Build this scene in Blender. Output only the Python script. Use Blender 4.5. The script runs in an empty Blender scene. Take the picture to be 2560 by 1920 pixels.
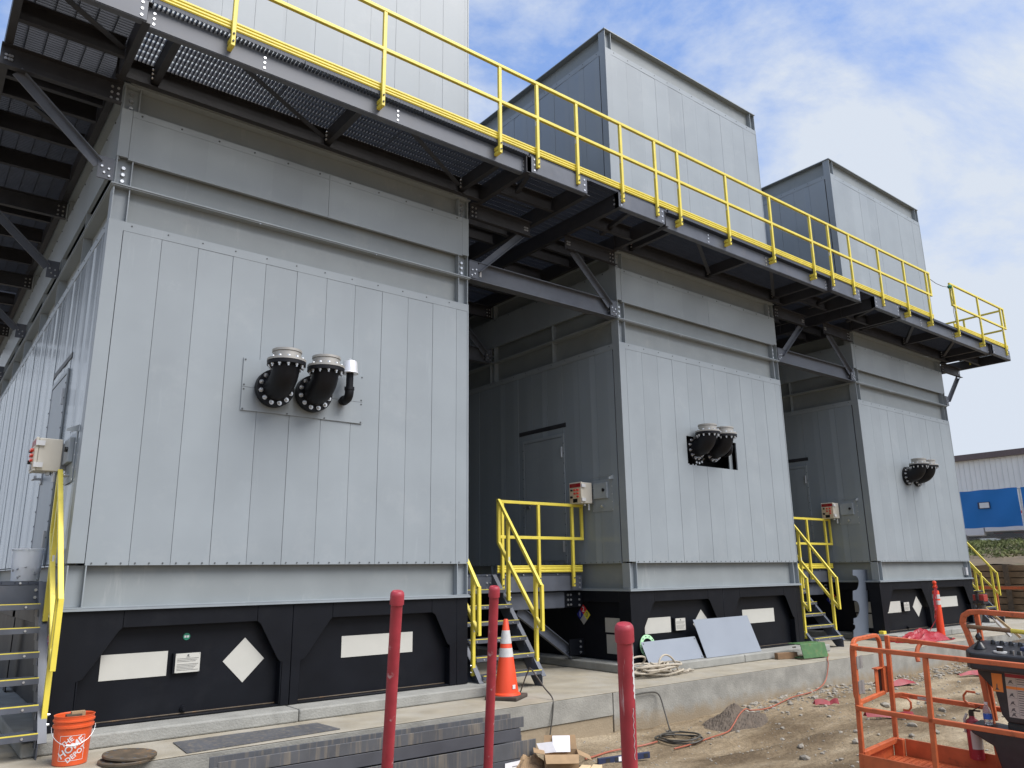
import bpy, bmesh, math, random
from mathutils import Vector, Matrix, Euler
R = math.radians
rnd = random.Random(7)
C = bpy.data.collections.new("site"); bpy.context.scene.collection.children.link(C)
scene = bpy.context.scene

# ------------------------------------------------------------------ camera
cd = bpy.data.cameras.new("camera"); cam = bpy.data.objects.new("camera", cd); C.objects.link(cam)
CAMP = Vector((-1.259, -8.246, 1.452)); YAW, PIT, ROL = 0.6679, 0.2398, -0.0129
fw = Vector((math.sin(YAW)*math.cos(PIT), math.cos(YAW)*math.cos(PIT), math.sin(PIT)))
rt = Vector((math.cos(YAW), -math.sin(YAW), 0)); up = rt.cross(fw)
r2 = rt*math.cos(ROL)+up*math.sin(ROL); u2 = -rt*math.sin(ROL)+up*math.cos(ROL)
m = Matrix((r2, u2, -fw)).transposed().to_4x4(); m.translation = CAMP
cam.matrix_world = m
cd.sensor_width = 36; cd.lens = 1920.8/2560*36; cd.clip_start = 0.05; cd.clip_end = 2000
scene.camera = cam
# ------------------------------------------------------------------ sky, sun, exposure
SUN_EL, SUN_AZ = R(54), R(156)      # azimuth clockwise from +Y: in front of the faces, to the right
sd = Vector((math.sin(SUN_AZ)*math.cos(SUN_EL), math.cos(SUN_AZ)*math.cos(SUN_EL), math.sin(SUN_EL)))
w = bpy.data.worlds.new("World"); scene.world = w; w.use_nodes = True
nt = w.node_tree; N = nt.nodes; L = nt.links; N.clear()
def nd(t, **k):
    n = N.new(t)
    for a, b in k.items(): setattr(n, a, b)
    return n
out = nd('ShaderNodeOutputWorld'); bg = nd('ShaderNodeBackground'); bg.inputs[1].default_value = 0.085
sky = nd('ShaderNodeTexSky', sky_type='NISHITA', sun_disc=False, sun_elevation=SUN_EL, sun_rotation=SUN_AZ)
sky.air_density = 1.0; sky.dust_density = 1.5; sky.ozone_density = 2.0
tc = nd('ShaderNodeTexCoord'); mp = nd('ShaderNodeMapping'); mp.inputs['Scale'].default_value = (1.1, 1.1, 1.7)
mp.inputs['Location'].default_value = (0.35, 0.2, 0.1)
n1 = nd('ShaderNodeTexNoise'); n1.inputs['Scale'].default_value = 2.6; n1.inputs['Detail'].default_value = 9; n1.inputs['Roughness'].default_value = 0.62; n1.inputs['Distortion'].default_value = 0.25
cr = nd('ShaderNodeValToRGB'); cr.color_ramp.elements[0].position = 0.435; cr.color_ramp.elements[1].position = 0.63
# more cloud near the horizon
sx = nd('ShaderNodeSeparateXYZ'); hz = nd('ShaderNodeMapRange'); hz.inputs[1].default_value = 0.02; hz.inputs[2].default_value = 0.55; hz.inputs[3].default_value = 0.26; hz.inputs[4].default_value = 0.0
ad = nd('ShaderNodeMath', operation='ADD')
cdir = (rt*0.62+up*0.30+fw).normalized()
db = nd('ShaderNodeVectorMath', operation='DOT_PRODUCT'); db.inputs[1].default_value = cdir; bm_ = nd('ShaderNodeMapRange'); bm_.inputs[1].default_value = 0.90; bm_.inputs[2].default_value = 1.0; bm_.inputs[3].default_value = 0.0; bm_.inputs[4].default_value = 0.045   # a bank of white cloud
ad2 = nd('ShaderNodeMath', operation='ADD')
mix = nd('ShaderNodeMixRGB'); mix.inputs[2].default_value = (7.3, 8.0, 9.1, 1)
gain = nd('ShaderNodeMixRGB', blend_type='MULTIPLY'); gain.inputs[0].default_value = 1; gain.inputs[2].default_value = (1.3, 1.2, 1.15, 1)
thin = nd('ShaderNodeMixRGB', blend_type='ADD'); thin.inputs[0].default_value = 1; thin.inputs[2].default_value = (1.3, 2.35, 5.1, 1)   # thin high haze
# glow added to the sky round the sun, out of view, to brighten the fronts
dt = nd('ShaderNodeVectorMath', operation='DOT_PRODUCT'); dt.inputs[1].default_value = sd
pw = nd('ShaderNodeMath', operation='POWER'); pw.inputs[1].default_value = 6
mx = nd('ShaderNodeMath', operation='MAXIMUM'); mx.inputs[1].default_value = 0
sun_glow = nd('ShaderNodeMixRGB', blend_type='ADD'); sun_glow.inputs[2].default_value = (6, 5.9, 5.8, 1)
L.new(tc.outputs['Generated'], mp.inputs[0]); L.new(mp.outputs[0], n1.inputs['Vector']); L.new(tc.outputs['Generated'], sx.inputs[0])
L.new(sx.outputs['Z'], hz.inputs[0]); L.new(n1.outputs['Fac'], ad.inputs[0]); L.new(hz.outputs[0], ad.inputs[1]); L.new(tc.outputs['Generated'], db.inputs[0]); L.new(db.outputs['Value'], bm_.inputs[0]); L.new(ad.outputs[0], ad2.inputs[0]); L.new(bm_.outputs[0], ad2.inputs[1]); L.new(ad2.outputs[0], cr.inputs[0])
L.new(cr.outputs[0], mix.inputs[0]); L.new(sky.outputs[0], gain.inputs[1]); L.new(gain.outputs[0], thin.inputs[1]); L.new(thin.outputs[0], mix.inputs[1])
L.new(tc.outputs['Generated'], dt.inputs[0]); L.new(dt.outputs['Value'], mx.inputs[0]); L.new(mx.outputs[0], pw.inputs[0])
L.new(pw.outputs[0], sun_glow.inputs[0]); L.new(mix.outputs[0], sun_glow.inputs[1]); L.new(sun_glow.outputs[0], bg.inputs[0]); L.new(bg.outputs[0], out.inputs[0])
sl = bpy.data.lights.new("sun", 'SUN'); sl.energy = 3.9; sl.angle = R(42); sl.color = (1.0, 0.975, 0.94)
so = bpy.data.objects.new("sun", sl); C.objects.link(so); so.rotation_euler = (-sd).to_track_quat('-Z', 'Y').to_euler()
vs = scene.view_settings; vs.view_transform = 'Standard'; vs.look = 'None'; vs.gamma = 1; vs.use_curve_mapping = False; vs.exposure = 0.18
scene.render.engine = 'CYCLES'; scene.render.resolution_x = 1024; scene.render.resolution_y = 768

# ------------------------------------------------------------------ materials
M = {}
def mat(name, col, rough=0.5, metal=0.0, var=0.12, scale=6.0, bump=0.0, bscale=40.0, stain=None, stain_amt=0.0, stain_scale=2.0, streak=False, spec=0.5, stain_lo=0.55, stain_hi=0.75, panels=0.0, smear=None, mud=False):
    mt = bpy.data.materials.new(name); mt.use_nodes = True; t = mt.node_tree; ns = t.nodes; lk = t.links
    b = ns['Principled BSDF']; b.inputs['Roughness'].default_value = rough; b.inputs['Metallic'].default_value = metal
    b.inputs['Specular IOR Level'].default_value = spec
    co = ns.new('ShaderNodeTexCoord'); no = ns.new('ShaderNodeTexNoise'); no.inputs['Scale'].default_value = scale; no.inputs['Detail'].default_value = 6
    lk.new(co.outputs['Object'], no.inputs['Vector'])
    mr = ns.new('ShaderNodeMapRange'); mr.inputs[1].default_value = 0.3; mr.inputs[2].default_value = 0.7; mr.inputs[3].default_value = 1-var; mr.inputs[4].default_value = 1+var
    lk.new(no.outputs['Fac'], mr.inputs[0])
    mu = ns.new('ShaderNodeVectorMath'); mu.operation = 'SCALE'; mu.inputs[0].default_value = col[:3]; lk.new(mr.outputs[0], mu.inputs['Scale'])
    c = mu.outputs[0]
    if stain:
        s = ns.new('ShaderNodeTexNoise'); s.inputs['Scale'].default_value = stain_scale; s.inputs['Detail'].default_value = 8; s.inputs['Roughness'].default_value = 0.65
        if streak:
            mm = ns.new('ShaderNodeMapping'); mm.inputs['Scale'].default_value = (6, 6, 0.35); lk.new(co.outputs['Object'], mm.inputs[0]); lk.new(mm.outputs[0], s.inputs['Vector'])
        else: lk.new(co.outputs['Object'], s.inputs['Vector'])
        sr = ns.new('ShaderNodeMapRange'); sr.inputs[1].default_value = stain_lo; sr.inputs[2].default_value = stain_hi; sr.inputs[4].default_value = stain_amt; lk.new(s.outputs['Fac'], sr.inputs[0])
        mi = ns.new('ShaderNodeMixRGB'); mi.inputs[2].default_value = (*stain, 1); lk.new(sr.outputs[0], mi.inputs[0]); lk.new(c, mi.inputs[1]); c = mi.outputs[0]
    if panels:                            # each sheet a slightly different batch of paint
        sx_ = ns.new('ShaderNodeSeparateXYZ'); lk.new(co.outputs['Object'], sx_.inputs[0])
        a1 = ns.new('ShaderNodeMath'); a1.operation = 'ADD'; lk.new(sx_.outputs['X'], a1.inputs[0]); lk.new(sx_.outputs['Y'], a1.inputs[1])
        a2 = ns.new('ShaderNodeMath'); a2.operation = 'SUBTRACT'; a2.inputs[1].default_value = 0.147; lk.new(a1.outputs[0], a2.inputs[0])
        a3 = ns.new('ShaderNodeMath'); a3.operation = 'DIVIDE'; a3.inputs[1].default_value = panels; lk.new(a2.outputs[0], a3.inputs[0])
        a4 = ns.new('ShaderNodeMath'); a4.operation = 'FLOOR'; lk.new(a3.outputs[0], a4.inputs[0])
        wn = ns.new('ShaderNodeTexWhiteNoise'); wn.noise_dimensions = '1D'; lk.new(a4.outputs[0], wn.inputs['W'])
        pm = ns.new('ShaderNodeMapRange'); pm.inputs[3].default_value = 0.965; pm.inputs[4].default_value = 1.03; lk.new(wn.outputs['Value'], pm.inputs[0])
        ps = ns.new('ShaderNodeVectorMath'); ps.operation = 'SCALE'; lk.new(c, ps.inputs[0]); lk.new(pm.outputs[0], ps.inputs['Scale']); c = ps.outputs[0]
    if smear:                             # wiped and rubbed patches, runs down the sheet
        for sc_, lo, hi, amt, stretch in ((1.0, 0.60, 0.72, 0.55, (5, 5, 0.55)), (2.2, 0.66, 0.74, 0.5, (1, 1, 1.3))):
            mm = ns.new('ShaderNodeMapping'); mm.inputs['Scale'].default_value = stretch; lk.new(co.outputs['Object'], mm.inputs[0])
            q = ns.new('ShaderNodeTexNoise'); q.inputs['Scale'].default_value = sc_; q.inputs['Detail'].default_value = 7; q.inputs['Roughness'].default_value = 0.7; lk.new(mm.outputs[0], q.inputs['Vector'])
            qr = ns.new('ShaderNodeMapRange'); qr.inputs[1].default_value = lo; qr.inputs[2].default_value = hi; qr.inputs[4].default_value = amt; lk.new(q.outputs['Fac'], qr.inputs[0])
            qm = ns.new('ShaderNodeMixRGB'); qm.inputs[2].default_value = (*smear, 1); lk.new(qr.outputs[0], qm.inputs[0]); lk.new(c, qm.inputs[1]); c = qm.outputs[0]
    if mud:                               # splashed soil dried on the foot of the wall
        sz = ns.new('ShaderNodeSeparateXYZ'); lk.new(co.outputs['Object'], sz.inputs[0])
        q = ns.new('ShaderNodeTexNoise'); q.inputs['Scale'].default_value = 5; q.inputs['Detail'].default_value = 8; q.inputs['Roughness'].default_value = 0.7; lk.new(co.outputs['Object'], q.inputs['Vector'])
        z1_ = ns.new('ShaderNodeMapRange'); z1_.inputs[1].default_value = -0.12; z1_.inputs[2].default_value = -0.5; z1_.inputs[3].default_value = -0.42; z1_.inputs[4].default_value = 0.55; lk.new(sz.outputs['Z'], z1_.inputs[0])
        za = ns.new('ShaderNodeMath'); za.operation = 'ADD'; za.use_clamp = True; lk.new(q.outputs['Fac'], za.inputs[0]); lk.new(z1_.outputs[0], za.inputs[1])
        zr = ns.new('ShaderNodeMapRange'); zr.inputs[1].default_value = 0.45; zr.inputs[2].default_value = 0.85; zr.inputs[4].default_value = 0.85; lk.new(za.outputs[0], zr.inputs[0])
        qm = ns.new('ShaderNodeMixRGB'); qm.inputs[2].default_value = (0.24, 0.185, 0.115, 1); lk.new(zr.outputs[0], qm.inputs[0]); lk.new(c, qm.inputs[1]); c = qm.outputs[0]
    lk.new(c, b.inputs['Base Color'])
    rr = ns.new('ShaderNodeMapRange'); rr.inputs[3].default_value = max(0.02, rough-0.08); rr.inputs[4].default_value = min(1, rough+0.08); lk.new(no.outputs['Fac'], rr.inputs[0]); lk.new(rr.outputs[0], b.inputs['Roughness'])
    if bump:
        bn = ns.new('ShaderNodeTexNoise'); bn.inputs['Scale'].default_value = bscale; bn.inputs['Detail'].default_value = 5; lk.new(co.outputs['Object'], bn.inputs['Vector'])
        bp = ns.new('ShaderNodeBump'); bp.inputs['Strength'].default_value = bump; bp.inputs['Distance'].default_value = 0.02; lk.new(bn.outputs['Fac'], bp.inputs['Height']); lk.new(bp.outputs[0], b.inputs['Normal'])
    M[name] = mt; return mt
mat('grey_paint', (0.258, 0.289, 0.309), 0.42, var=0.06, scale=1.3, stain=(0.33, 0.355, 0.37), stain_amt=0.5, stain_scale=1.6, bump=0.05, bscale=2.5, panels=0.378, smear=(0.315, 0.348, 0.37))
mat('grey_skin', (0.22, 0.243, 0.248), 0.5, var=0.08, scale=2.0, stain=(0.30, 0.31, 0.295), stain_amt=0.45, stain_scale=3.5, bump=0.05, bscale=3, smear=(0.34, 0.355, 0.35))
mat('grey_gloss', (0.255, 0.29, 0.316), 0.22, var=0.05, scale=0.8)
mat('joint_dark', (0.075, 0.08, 0.085), 0.8)
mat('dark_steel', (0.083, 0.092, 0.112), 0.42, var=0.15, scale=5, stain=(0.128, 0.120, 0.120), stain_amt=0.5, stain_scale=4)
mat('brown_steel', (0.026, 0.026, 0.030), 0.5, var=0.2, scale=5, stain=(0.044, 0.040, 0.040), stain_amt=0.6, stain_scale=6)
mat('grating', (0.06, 0.069, 0.09), 0.5, spec=0.35)
mat('galv', (0.45, 0.46, 0.47), 0.35, metal=0.7, var=0.15)
mat('bolt', (0.62, 0.63, 0.64), 0.3, metal=0.8, var=0.05)
mat('black_steel', (0.005, 0.006, 0.009), 0.45, var=0.15, scale=3, stain=(0.013, 0.014, 0.017), stain_amt=0.6, stain_scale=2.5, spec=0.22)
mat('black_pipe', (0.006, 0.0065, 0.009), 0.5, var=0.1, spec=0.25)
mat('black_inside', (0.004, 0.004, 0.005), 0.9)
mat('yellow', (0.704, 0.581, 0.075), 0.4, var=0.07, scale=7, stain=(0.36, 0.28, 0.08), stain_amt=0.55, stain_scale=9, stain_lo=0.60, stain_hi=0.74)
mat('silver', (0.36, 0.345, 0.315), 0.42, metal=0.35, var=0.05)
mat('alu_white', (0.75, 0.75, 0.76), 0.3, metal=0.4, var=0.03)
mat('placard', (0.491, 0.484, 0.437), 0.5, var=0.03, scale=4, stain=(0.273, 0.265, 0.242), stain_amt=0.4, stain_scale=5, stain_lo=0.68)
mat('placard_dark', (0.351, 0.343, 0.312), 0.5, var=0.03)
mat('ink', (0.10, 0.10, 0.10), 0.6)
mat('white', (0.663, 0.663, 0.663), 0.45, var=0.03)
mat('red_paint', (0.33, 0.033, 0.047), 0.42, var=0.14, scale=9, stain=(0.50, 0.32, 0.32), stain_amt=0.9, stain_scale=11, stain_lo=0.62, stain_hi=0.70, bump=0.1, bscale=30)
mat('concrete', (0.295, 0.262, 0.198), 0.85, var=0.14, scale=3.5, stain=(0.367, 0.351, 0.312), stain_amt=0.7, stain_scale=1.7, bump=0.25, bscale=60, stain_lo=0.45)
mat('concrete_wall', (0.265, 0.257, 0.226), 0.85, var=0.2, scale=4, stain=(0.172, 0.168, 0.148), stain_amt=0.7, stain_scale=3, streak=False, bump=0.3, bscale=45, stain_lo=0.5, mud=True)
mat('concrete_low', (0.281, 0.226, 0.152), 0.9, var=0.12, scale=3, stain=(0.328, 0.273, 0.195), stain_amt=0.6, stain_scale=4, bump=0.3, bscale=40)
mat('curb', (0.27, 0.268, 0.243), 0.85, var=0.14, scale=5, stain=(0.195, 0.187, 0.164), stain_amt=0.7, stain_scale=6, bump=0.35, bscale=50)
mat('rust', (0.085, 0.064, 0.042), 0.6, var=0.3, scale=12, stain=(0.28, 0.15, 0.06), stain_amt=0.6, stain_scale=9)
mat('red_scuffed', (0.33, 0.033, 0.047), 0.42, var=0.15, scale=9, stain=(0.62, 0.50, 0.50), stain_amt=0.9, stain_scale=4.0, streak=True, stain_lo=0.60, stain_hi=0.68)
mat('cone_orange', (0.722, 0.064, 0.017), 0.42, var=0.05)
mat('bucket_orange', (0.637, 0.093, 0.025), 0.35, var=0.05)
mat('reflective', (0.527, 0.527, 0.510), 0.45, var=0.08, scale=20)
mat('rubber', (0.06, 0.045, 0.035), 0.8, var=0.3)
mat('lift_orange', (0.50, 0.115, 0.038), 0.5, var=0.16, scale=9, stain=(0.13, 0.05, 0.03), stain_amt=0.75, stain_scale=12, stain_lo=0.57, stain_hi=0.72)
mat('console_black', (0.022, 0.023, 0.025), 0.5, var=0.3, scale=14, stain=(0.25, 0.23, 0.20), stain_amt=0.5, stain_scale=40, stain_lo=0.66, stain_hi=0.76)
mat('beam_slate', (0.068, 0.071, 0.082), 0.45, var=0.12, scale=4)
mat('beam_dusty', (0.08, 0.083, 0.09), 0.55, var=0.15, scale=5, stain=(0.24, 0.20, 0.145), stain_amt=0.8, stain_scale=3.2, streak=True, stain_lo=0.5, stain_hi=0.72)
mat('blue_grey_plate', (0.225, 0.25, 0.285), 0.4, var=0.04, scale=2)
mat('template_grey', (0.12, 0.142, 0.175), 0.42, var=0.06, scale=4)
mat('pale_green', (0.42, 0.72, 0.42), 0.5)
mat('green_paint', (0.06, 0.145, 0.05), 0.5, var=0.2, scale=10, stain=(0.20, 0.13, 0.06), stain_amt=0.7, stain_scale=9)
mat('wood', (0.42, 0.29, 0.15), 0.75, var=0.15, scale=12)
mat('wood_dark', (0.21, 0.125, 0.065), 0.8, var=0.2, scale=8)
mat('timber', (0.20, 0.135, 0.075), 0.85, var=0.3, scale=3, stain=(0.09, 0.06, 0.04), stain_amt=0.6, stain_scale=4)
mat('lumber', (0.66, 0.50, 0.30), 0.7, var=0.08, scale=12)
mat('rope', (0.42, 0.37, 0.29), 0.9, var=0.15, scale=60)
mat('orange_cord', (0.32, 0.09, 0.05), 0.5)
mat('cable_dark', (0.06, 0.055, 0.045), 0.6)
mat('red_plastic', (0.30, 0.010, 0.018), 0.35, var=0.12, scale=9)
mat('cardboard', (0.33, 0.22, 0.12), 0.85, var=0.12, scale=14)
mat('paper', (0.78, 0.78, 0.80), 0.7)
mat('navy', (0.02, 0.03, 0.075), 0.5)
mat('blue_banner', (0.006, 0.15, 0.45), 0.55, var=0.08, scale=0.6)
mat('warehouse', (0.70, 0.72, 0.71), 0.55, var=0.05, scale=0.7)
mat('warehouse_trim', (0.10, 0.075, 0.075), 0.5)
mat('rock', (0.25, 0.225, 0.185), 0.85, var=0.25, scale=9)
mat('gravel_mat', (0.26, 0.235, 0.195), 0.9, var=0.35, scale=7)
mat('pile_dirt', (0.10, 0.078, 0.058), 0.95, var=0.3, scale=14, bump=0.6, bscale=30)
mat('grass', (0.12, 0.14, 0.04), 0.7, var=0.5, scale=1.2, stain=(0.22, 0.19, 0.08), stain_amt=0.7, stain_scale=0.9)
mat('bank_earth', (0.12, 0.09, 0.055), 0.95, var=0.25, scale=1.5, stain=(0.10, 0.13, 0.04), stain_amt=0.8, stain_scale=0.8, bump=0.5, bscale=6)
mat('red_marker', (0.75, 0.02, 0.02), 0.5)
mat('nfpa_blue', (0.02, 0.03, 0.30), 0.5); mat('nfpa_red', (0.55, 0.02, 0.03), 0.5); mat('nfpa_yellow', (0.60, 0.52, 0.04), 0.5)
mat('box_beige', (0.60, 0.56, 0.47), 0.4, var=0.03)
mat('box_cream', (0.62, 0.50, 0.36), 0.4)
mat('button_red', (0.60, 0.05, 0.03), 0.3); mat('button_black', (0.01, 0.01, 0.01), 0.3)
mat('tape_red', (0.24, 0.012, 0.02), 0.5, var=0.2, scale=12)
mat('tool_red', (0.30, 0.04, 0.03), 0.4); mat('label_blue', (0.02, 0.10, 0.45), 0.4)
mat('decal_orange', (0.75, 0.26, 0.05), 0.5)
mat('green_cap', (0.02, 0.22, 0.13), 0.5)
mat('glass_dark', (0.02, 0.025, 0.03), 0.1)
def clear_mat(name, col, rough, trans):
    mt = bpy.data.materials.new(name); mt.use_nodes = True; b = mt.node_tree.nodes['Principled BSDF']
    b.inputs['Base Color'].default_value = (*col, 1); b.inputs['Roughness'].default_value = rough; b.inputs['Transmission Weight'].default_value = trans; b.inputs['IOR'].default_value = 1.15; M[name] = mt
clear_mat('clear_plastic', (0.86, 0.88, 0.90), 0.45, 0.55)
clear_mat('bottle_clear', (0.85, 0.88, 0.92), 0.12, 0.8)
# dirt ground
def dirt():
    mt = bpy.data.materials.new('dirt'); mt.use_nodes = True; t = mt.node_tree; ns = t.nodes; lk = t.links; b = ns['Principled BSDF']; b.inputs['Roughness'].default_value = 0.95; b.inputs['Specular IOR Level'].default_value = 0.2
    co = ns.new('ShaderNodeTexCoord')
    def noise(s, d, r=0.6, mapping=None):
        n = ns.new('ShaderNodeTexNoise'); n.inputs['Scale'].default_value = s; n.inputs['Detail'].default_value = d; n.inputs['Roughness'].default_value = r
        if mapping:
            mm = ns.new('ShaderNodeMapping'); mm.inputs['Scale'].default_value = mapping; mm.inputs['Rotation'].default_value = (0, 0, R(-20)); lk.new(co.outputs['Object'], mm.inputs[0]); lk.new(mm.outputs[0], n.inputs['Vector'])
        else: lk.new(co.outputs['Object'], n.inputs['Vector'])
        return n
    a = noise(0.9, 8, 0.62, (0.6, 1.6, 1)); r = ns.new('ShaderNodeValToRGB'); e = r.color_ramp.elements
    e[0].position = 0.37; e[0].color = (0.125, 0.09, 0.054, 1); e[1].position = 0.64; e[1].color = (0.36, 0.293, 0.20, 1)
    x = e.new(0.5); x.color = (0.235, 0.180, 0.113, 1)
    lk.new(a.outputs['Fac'], r.inputs[0])
    f = noise(28, 6, 0.7); mr = ns.new('ShaderNodeMapRange'); mr.inputs[1].default_value = 0.3; mr.inputs[2].default_value = 0.7; mr.inputs[3].default_value = 0.72; mr.inputs[4].default_value = 1.28; lk.new(f.outputs['Fac'], mr.inputs[0])
    mu = ns.new('ShaderNodeVectorMath'); mu.operation = 'SCALE'; lk.new(r.outputs[0], mu.inputs[0]); lk.new(mr.outputs[0], mu.inputs['Scale']); lk.new(mu.outputs[0], b.inputs['Base Color'])
    bp = ns.new('ShaderNodeBump'); bp.inputs['Strength'].default_value = 0.8; bp.inputs['Distance'].default_value = 0.03; lk.new(f.outputs['Fac'], bp.inputs['Height'])
    g = noise(6, 6, 0.6); bp2 = ns.new('ShaderNodeBump'); bp2.inputs['Strength'].default_value = 0.6; bp2.inputs['Distance'].default_value = 0.06; lk.new(g.outputs['Fac'], bp2.inputs['Height']); lk.new(bp.outputs[0], bp2.inputs['Normal']); lk.new(bp2.outputs[0], b.inputs['Normal'])
    M['dirt'] = mt
dirt()

# ------------------------------------------------------------------ mesh builder
class MB:
    def __init__(s): s.v = []; s.f = []; s.m = []; s.sm = []; s.mi = 0; s.mats = []
    def use(s, name):
        if name not in s.mats: s.mats.append(name)
        s.mi = s.mats.index(name); return s
    def add(s, vs, fs, smooth=False):
        o = len(s.v); s.v += [tuple(v) for v in vs]
        for f in fs: s.f.append([o+i for i in f]); s.m.append(s.mi); s.sm.append(smooth)
    def box(s, a, b):
        x0, y0, z0 = [min(p, q) for p, q in zip(a, b)]; x1, y1, z1 = [max(p, q) for p, q in zip(a, b)]
        s.add([(x0,y0,z0),(x1,y0,z0),(x1,y1,z0),(x0,y1,z0),(x0,y0,z1),(x1,y0,z1),(x1,y1,z1),(x0,y1,z1)],
              [(0,3,2,1),(4,5,6,7),(0,1,5,4),(1,2,6,5),(2,3,7,6),(3,0,4,7)]); return s
    def frame(s, p, q, upv=(0,0,1)):
        p = Vector(p); q = Vector(q); d = (q-p).normalized(); u = Vector(upv)
        if abs(d.dot(u)) > 0.98: u = Vector((0,1,0))
        x = d.cross(u).normalized(); y = x.cross(d).normalized(); return p, q, d, x, y
    def bar(s, p, q, wd, ht, upv=(0,0,1)):          # rectangular bar between two points
        p, q, d, x, y = s.frame(p, q, upv); c = []
        for e in (p, q):
            for sx, sy in ((-1,-1),(1,-1),(1,1),(-1,1)): c.append(e+x*sx*wd/2+y*sy*ht/2)
        s.add(c, [(0,1,2,3),(7,6,5,4),(0,4,5,1),(1,5,6,2),(2,6,7,3),(3,7,4,0)]); return s
    def section(s, poly, p, q, upv=(0,0,1)):         # 2-D outline swept from p to q
        p, q, d, x, y = s.frame(p, q, upv); n = len(poly)
        c = [p+x*a+y*b for a, b in poly]+[q+x*a+y*b for a, b in poly]
        s.add(c, [tuple(range(n)), tuple(range(2*n-1, n-1, -1))]+[(i, n+i, n+(i+1) % n, (i+1) % n) for i in range(n)]); return s
    def channel(s, p, q, h, b, t=0.008, upv=(0,0,1), side=1):   # C section
        P = [(0,-h/2),(b*side,-h/2),(b*side,-h/2+t),(t*side,-h/2+t),(t*side,h/2-t),(b*side,h/2-t),(b*side,h/2),(0,h/2)]
        return s.section(P, p, q, upv)
    def ibeam(s, p, q, h, b, t=0.01, upv=(0,0,1)):
        P = [(-b/2,-h/2),(b/2,-h/2),(b/2,-h/2+t),(t/2,-h/2+t),(t/2,h/2-t),(b/2,h/2-t),(b/2,h/2),(-b/2,h/2),(-b/2,h/2-t),(-t/2,h/2-t),(-t/2,-h/2+t),(-b/2,-h/2+t)]
        return s.section(P, p, q, upv)
    def angle(s, p, q, a, t=0.008, upv=(0,0,1)):
        return s.section([(0,0),(a,0),(a,t),(t,t),(t,a),(0,a)], p, q, upv)
    def cyl(s, p, q, r0, r1=None, n=16, caps=True):
        r1 = r0 if r1 is None else r1; p, q, d, x, y = s.frame(p, q); c = []
        for e, r in ((p, r0), (q, r1)):
            for i in range(n): a = 2*math.pi*i/n; c.append(e+x*math.cos(a)*r+y*math.sin(a)*r)
        s.add(c, [(i, (i+1) % n, n+(i+1) % n, n+i) for i in range(n)], True)
        if caps: s.add(c[:n], [tuple(range(n-1, -1, -1))]); s.add(c[n:], [tuple(range(n))])
        return s
    def lathe(s, prof, base, axis=(0,0,1), n=28, smooth=True):
        base = Vector(base); p, q, d, x, y = s.frame(base, base+Vector(axis)); c = []; k = len(prof)
        for r, h in prof:
            for i in range(n): a = 2*math.pi*i/n; c.append(base+d*h+x*math.cos(a)*r+y*math.sin(a)*r)
        s.add(c, [(j*n+i, j*n+(i+1) % n, (j+1)*n+(i+1) % n, (j+1)*n+i) for j in range(k-1) for i in range(n)], smooth); return s
    def tube(s, pts, r, n=8, closed=False):
        pts = [Vector(p) for p in pts]; K = len(pts); c = []; px = None
        for i, p in enumerate(pts):
            a = pts[(i-1) % K] if (i > 0 or closed) else p; b = pts[(i+1) % K] if (i < K-1 or closed) else p
            d = (b-a).normalized()
            if px is None: px = d.orthogonal().normalized()
            px = (px-d*px.dot(d)).normalized(); py = d.cross(px)
            for j in range(n): t = 2*math.pi*j/n; c.append(p+px*math.cos(t)*r+py*math.sin(t)*r)
        last = K if closed else K-1
        s.add(c, [(i*n+j, i*n+(j+1) % n, ((i+1) % K)*n+(j+1) % n, ((i+1) % K)*n+j) for i in range(last) for j in range(n)], True)
        if not closed: s.add(c[:n], [tuple(range(n-1,-1,-1))]); s.add(c[-n:], [tuple(range(n))])
        return s
    def plate(s, poly, o, ux, uy, th):               # outline in a plane, thickness th along ux x uy
        o = Vector(o); ux = Vector(ux); uy = Vector(uy); nz = ux.cross(uy).normalized(); n = len(poly)
        c = [o+ux*a+uy*b for a, b in poly]+[o+ux*a+uy*b+nz*th for a, b in poly]
        s.add(c, [tuple(range(n-1,-1,-1)), tuple(range(n, 2*n))]+[(i, (i+1) % n, n+(i+1) % n, n+i) for i in range(n)]); return s
    def blob(s, c, r, seed, squash=(1,1,1), n=1):
        bm = bmesh.new(); bmesh.ops.create_icosphere(bm, subdivisions=n, radius=1); g = random.Random(seed)
        vs = [(c[0]+v.co.x*r*squash[0]*g.uniform(.7,1.2), c[1]+v.co.y*r*squash[1]*g.uniform(.7,1.2), c[2]+v.co.z*r*squash[2]*g.uniform(.7,1.15)) for v in bm.verts]
        s.add(vs, [[v.index for v in f.verts] for f in bm.faces], n > 1); bm.free(); return s
    def hexbolt(s, p, d, r=0.014, h=0.012): p = Vector(p); return s.cyl(p, p+Vector(d).normalized()*h, r, r*0.9, 6)
    def build(s, name, parent=None, mat=None, bevel=0, seg=2):
        me = bpy.data.meshes.new(name); me.from_pydata(s.v, [], s.f)
        for nm in (s.mats or [mat]): me.materials.append(M[nm])
        me.polygons.foreach_set('material_index', s.m); me.polygons.foreach_set('use_smooth', s.sm)
        bm = bmesh.new(); bm.from_mesh(me); bmesh.ops.recalc_face_normals(bm, faces=bm.faces); bm.to_mesh(me); bm.free()
        if any(s.sm): me.set_sharp_from_angle(angle=R(35))
        me.update(); o = bpy.data.objects.new(name, me); C.objects.link(o)
        if parent: o.parent = parent
        if bevel:
            b = o.modifiers.new('bevel', 'BEVEL'); b.width = bevel; b.segments = seg; b.limit_method = 'ANGLE'; b.angle_limit = R(40)
        return o
def tag(o, label, cat, group=None):
    o['label'] = label; o['category'] = cat
    if group: o['group'] = group
    return o
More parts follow.
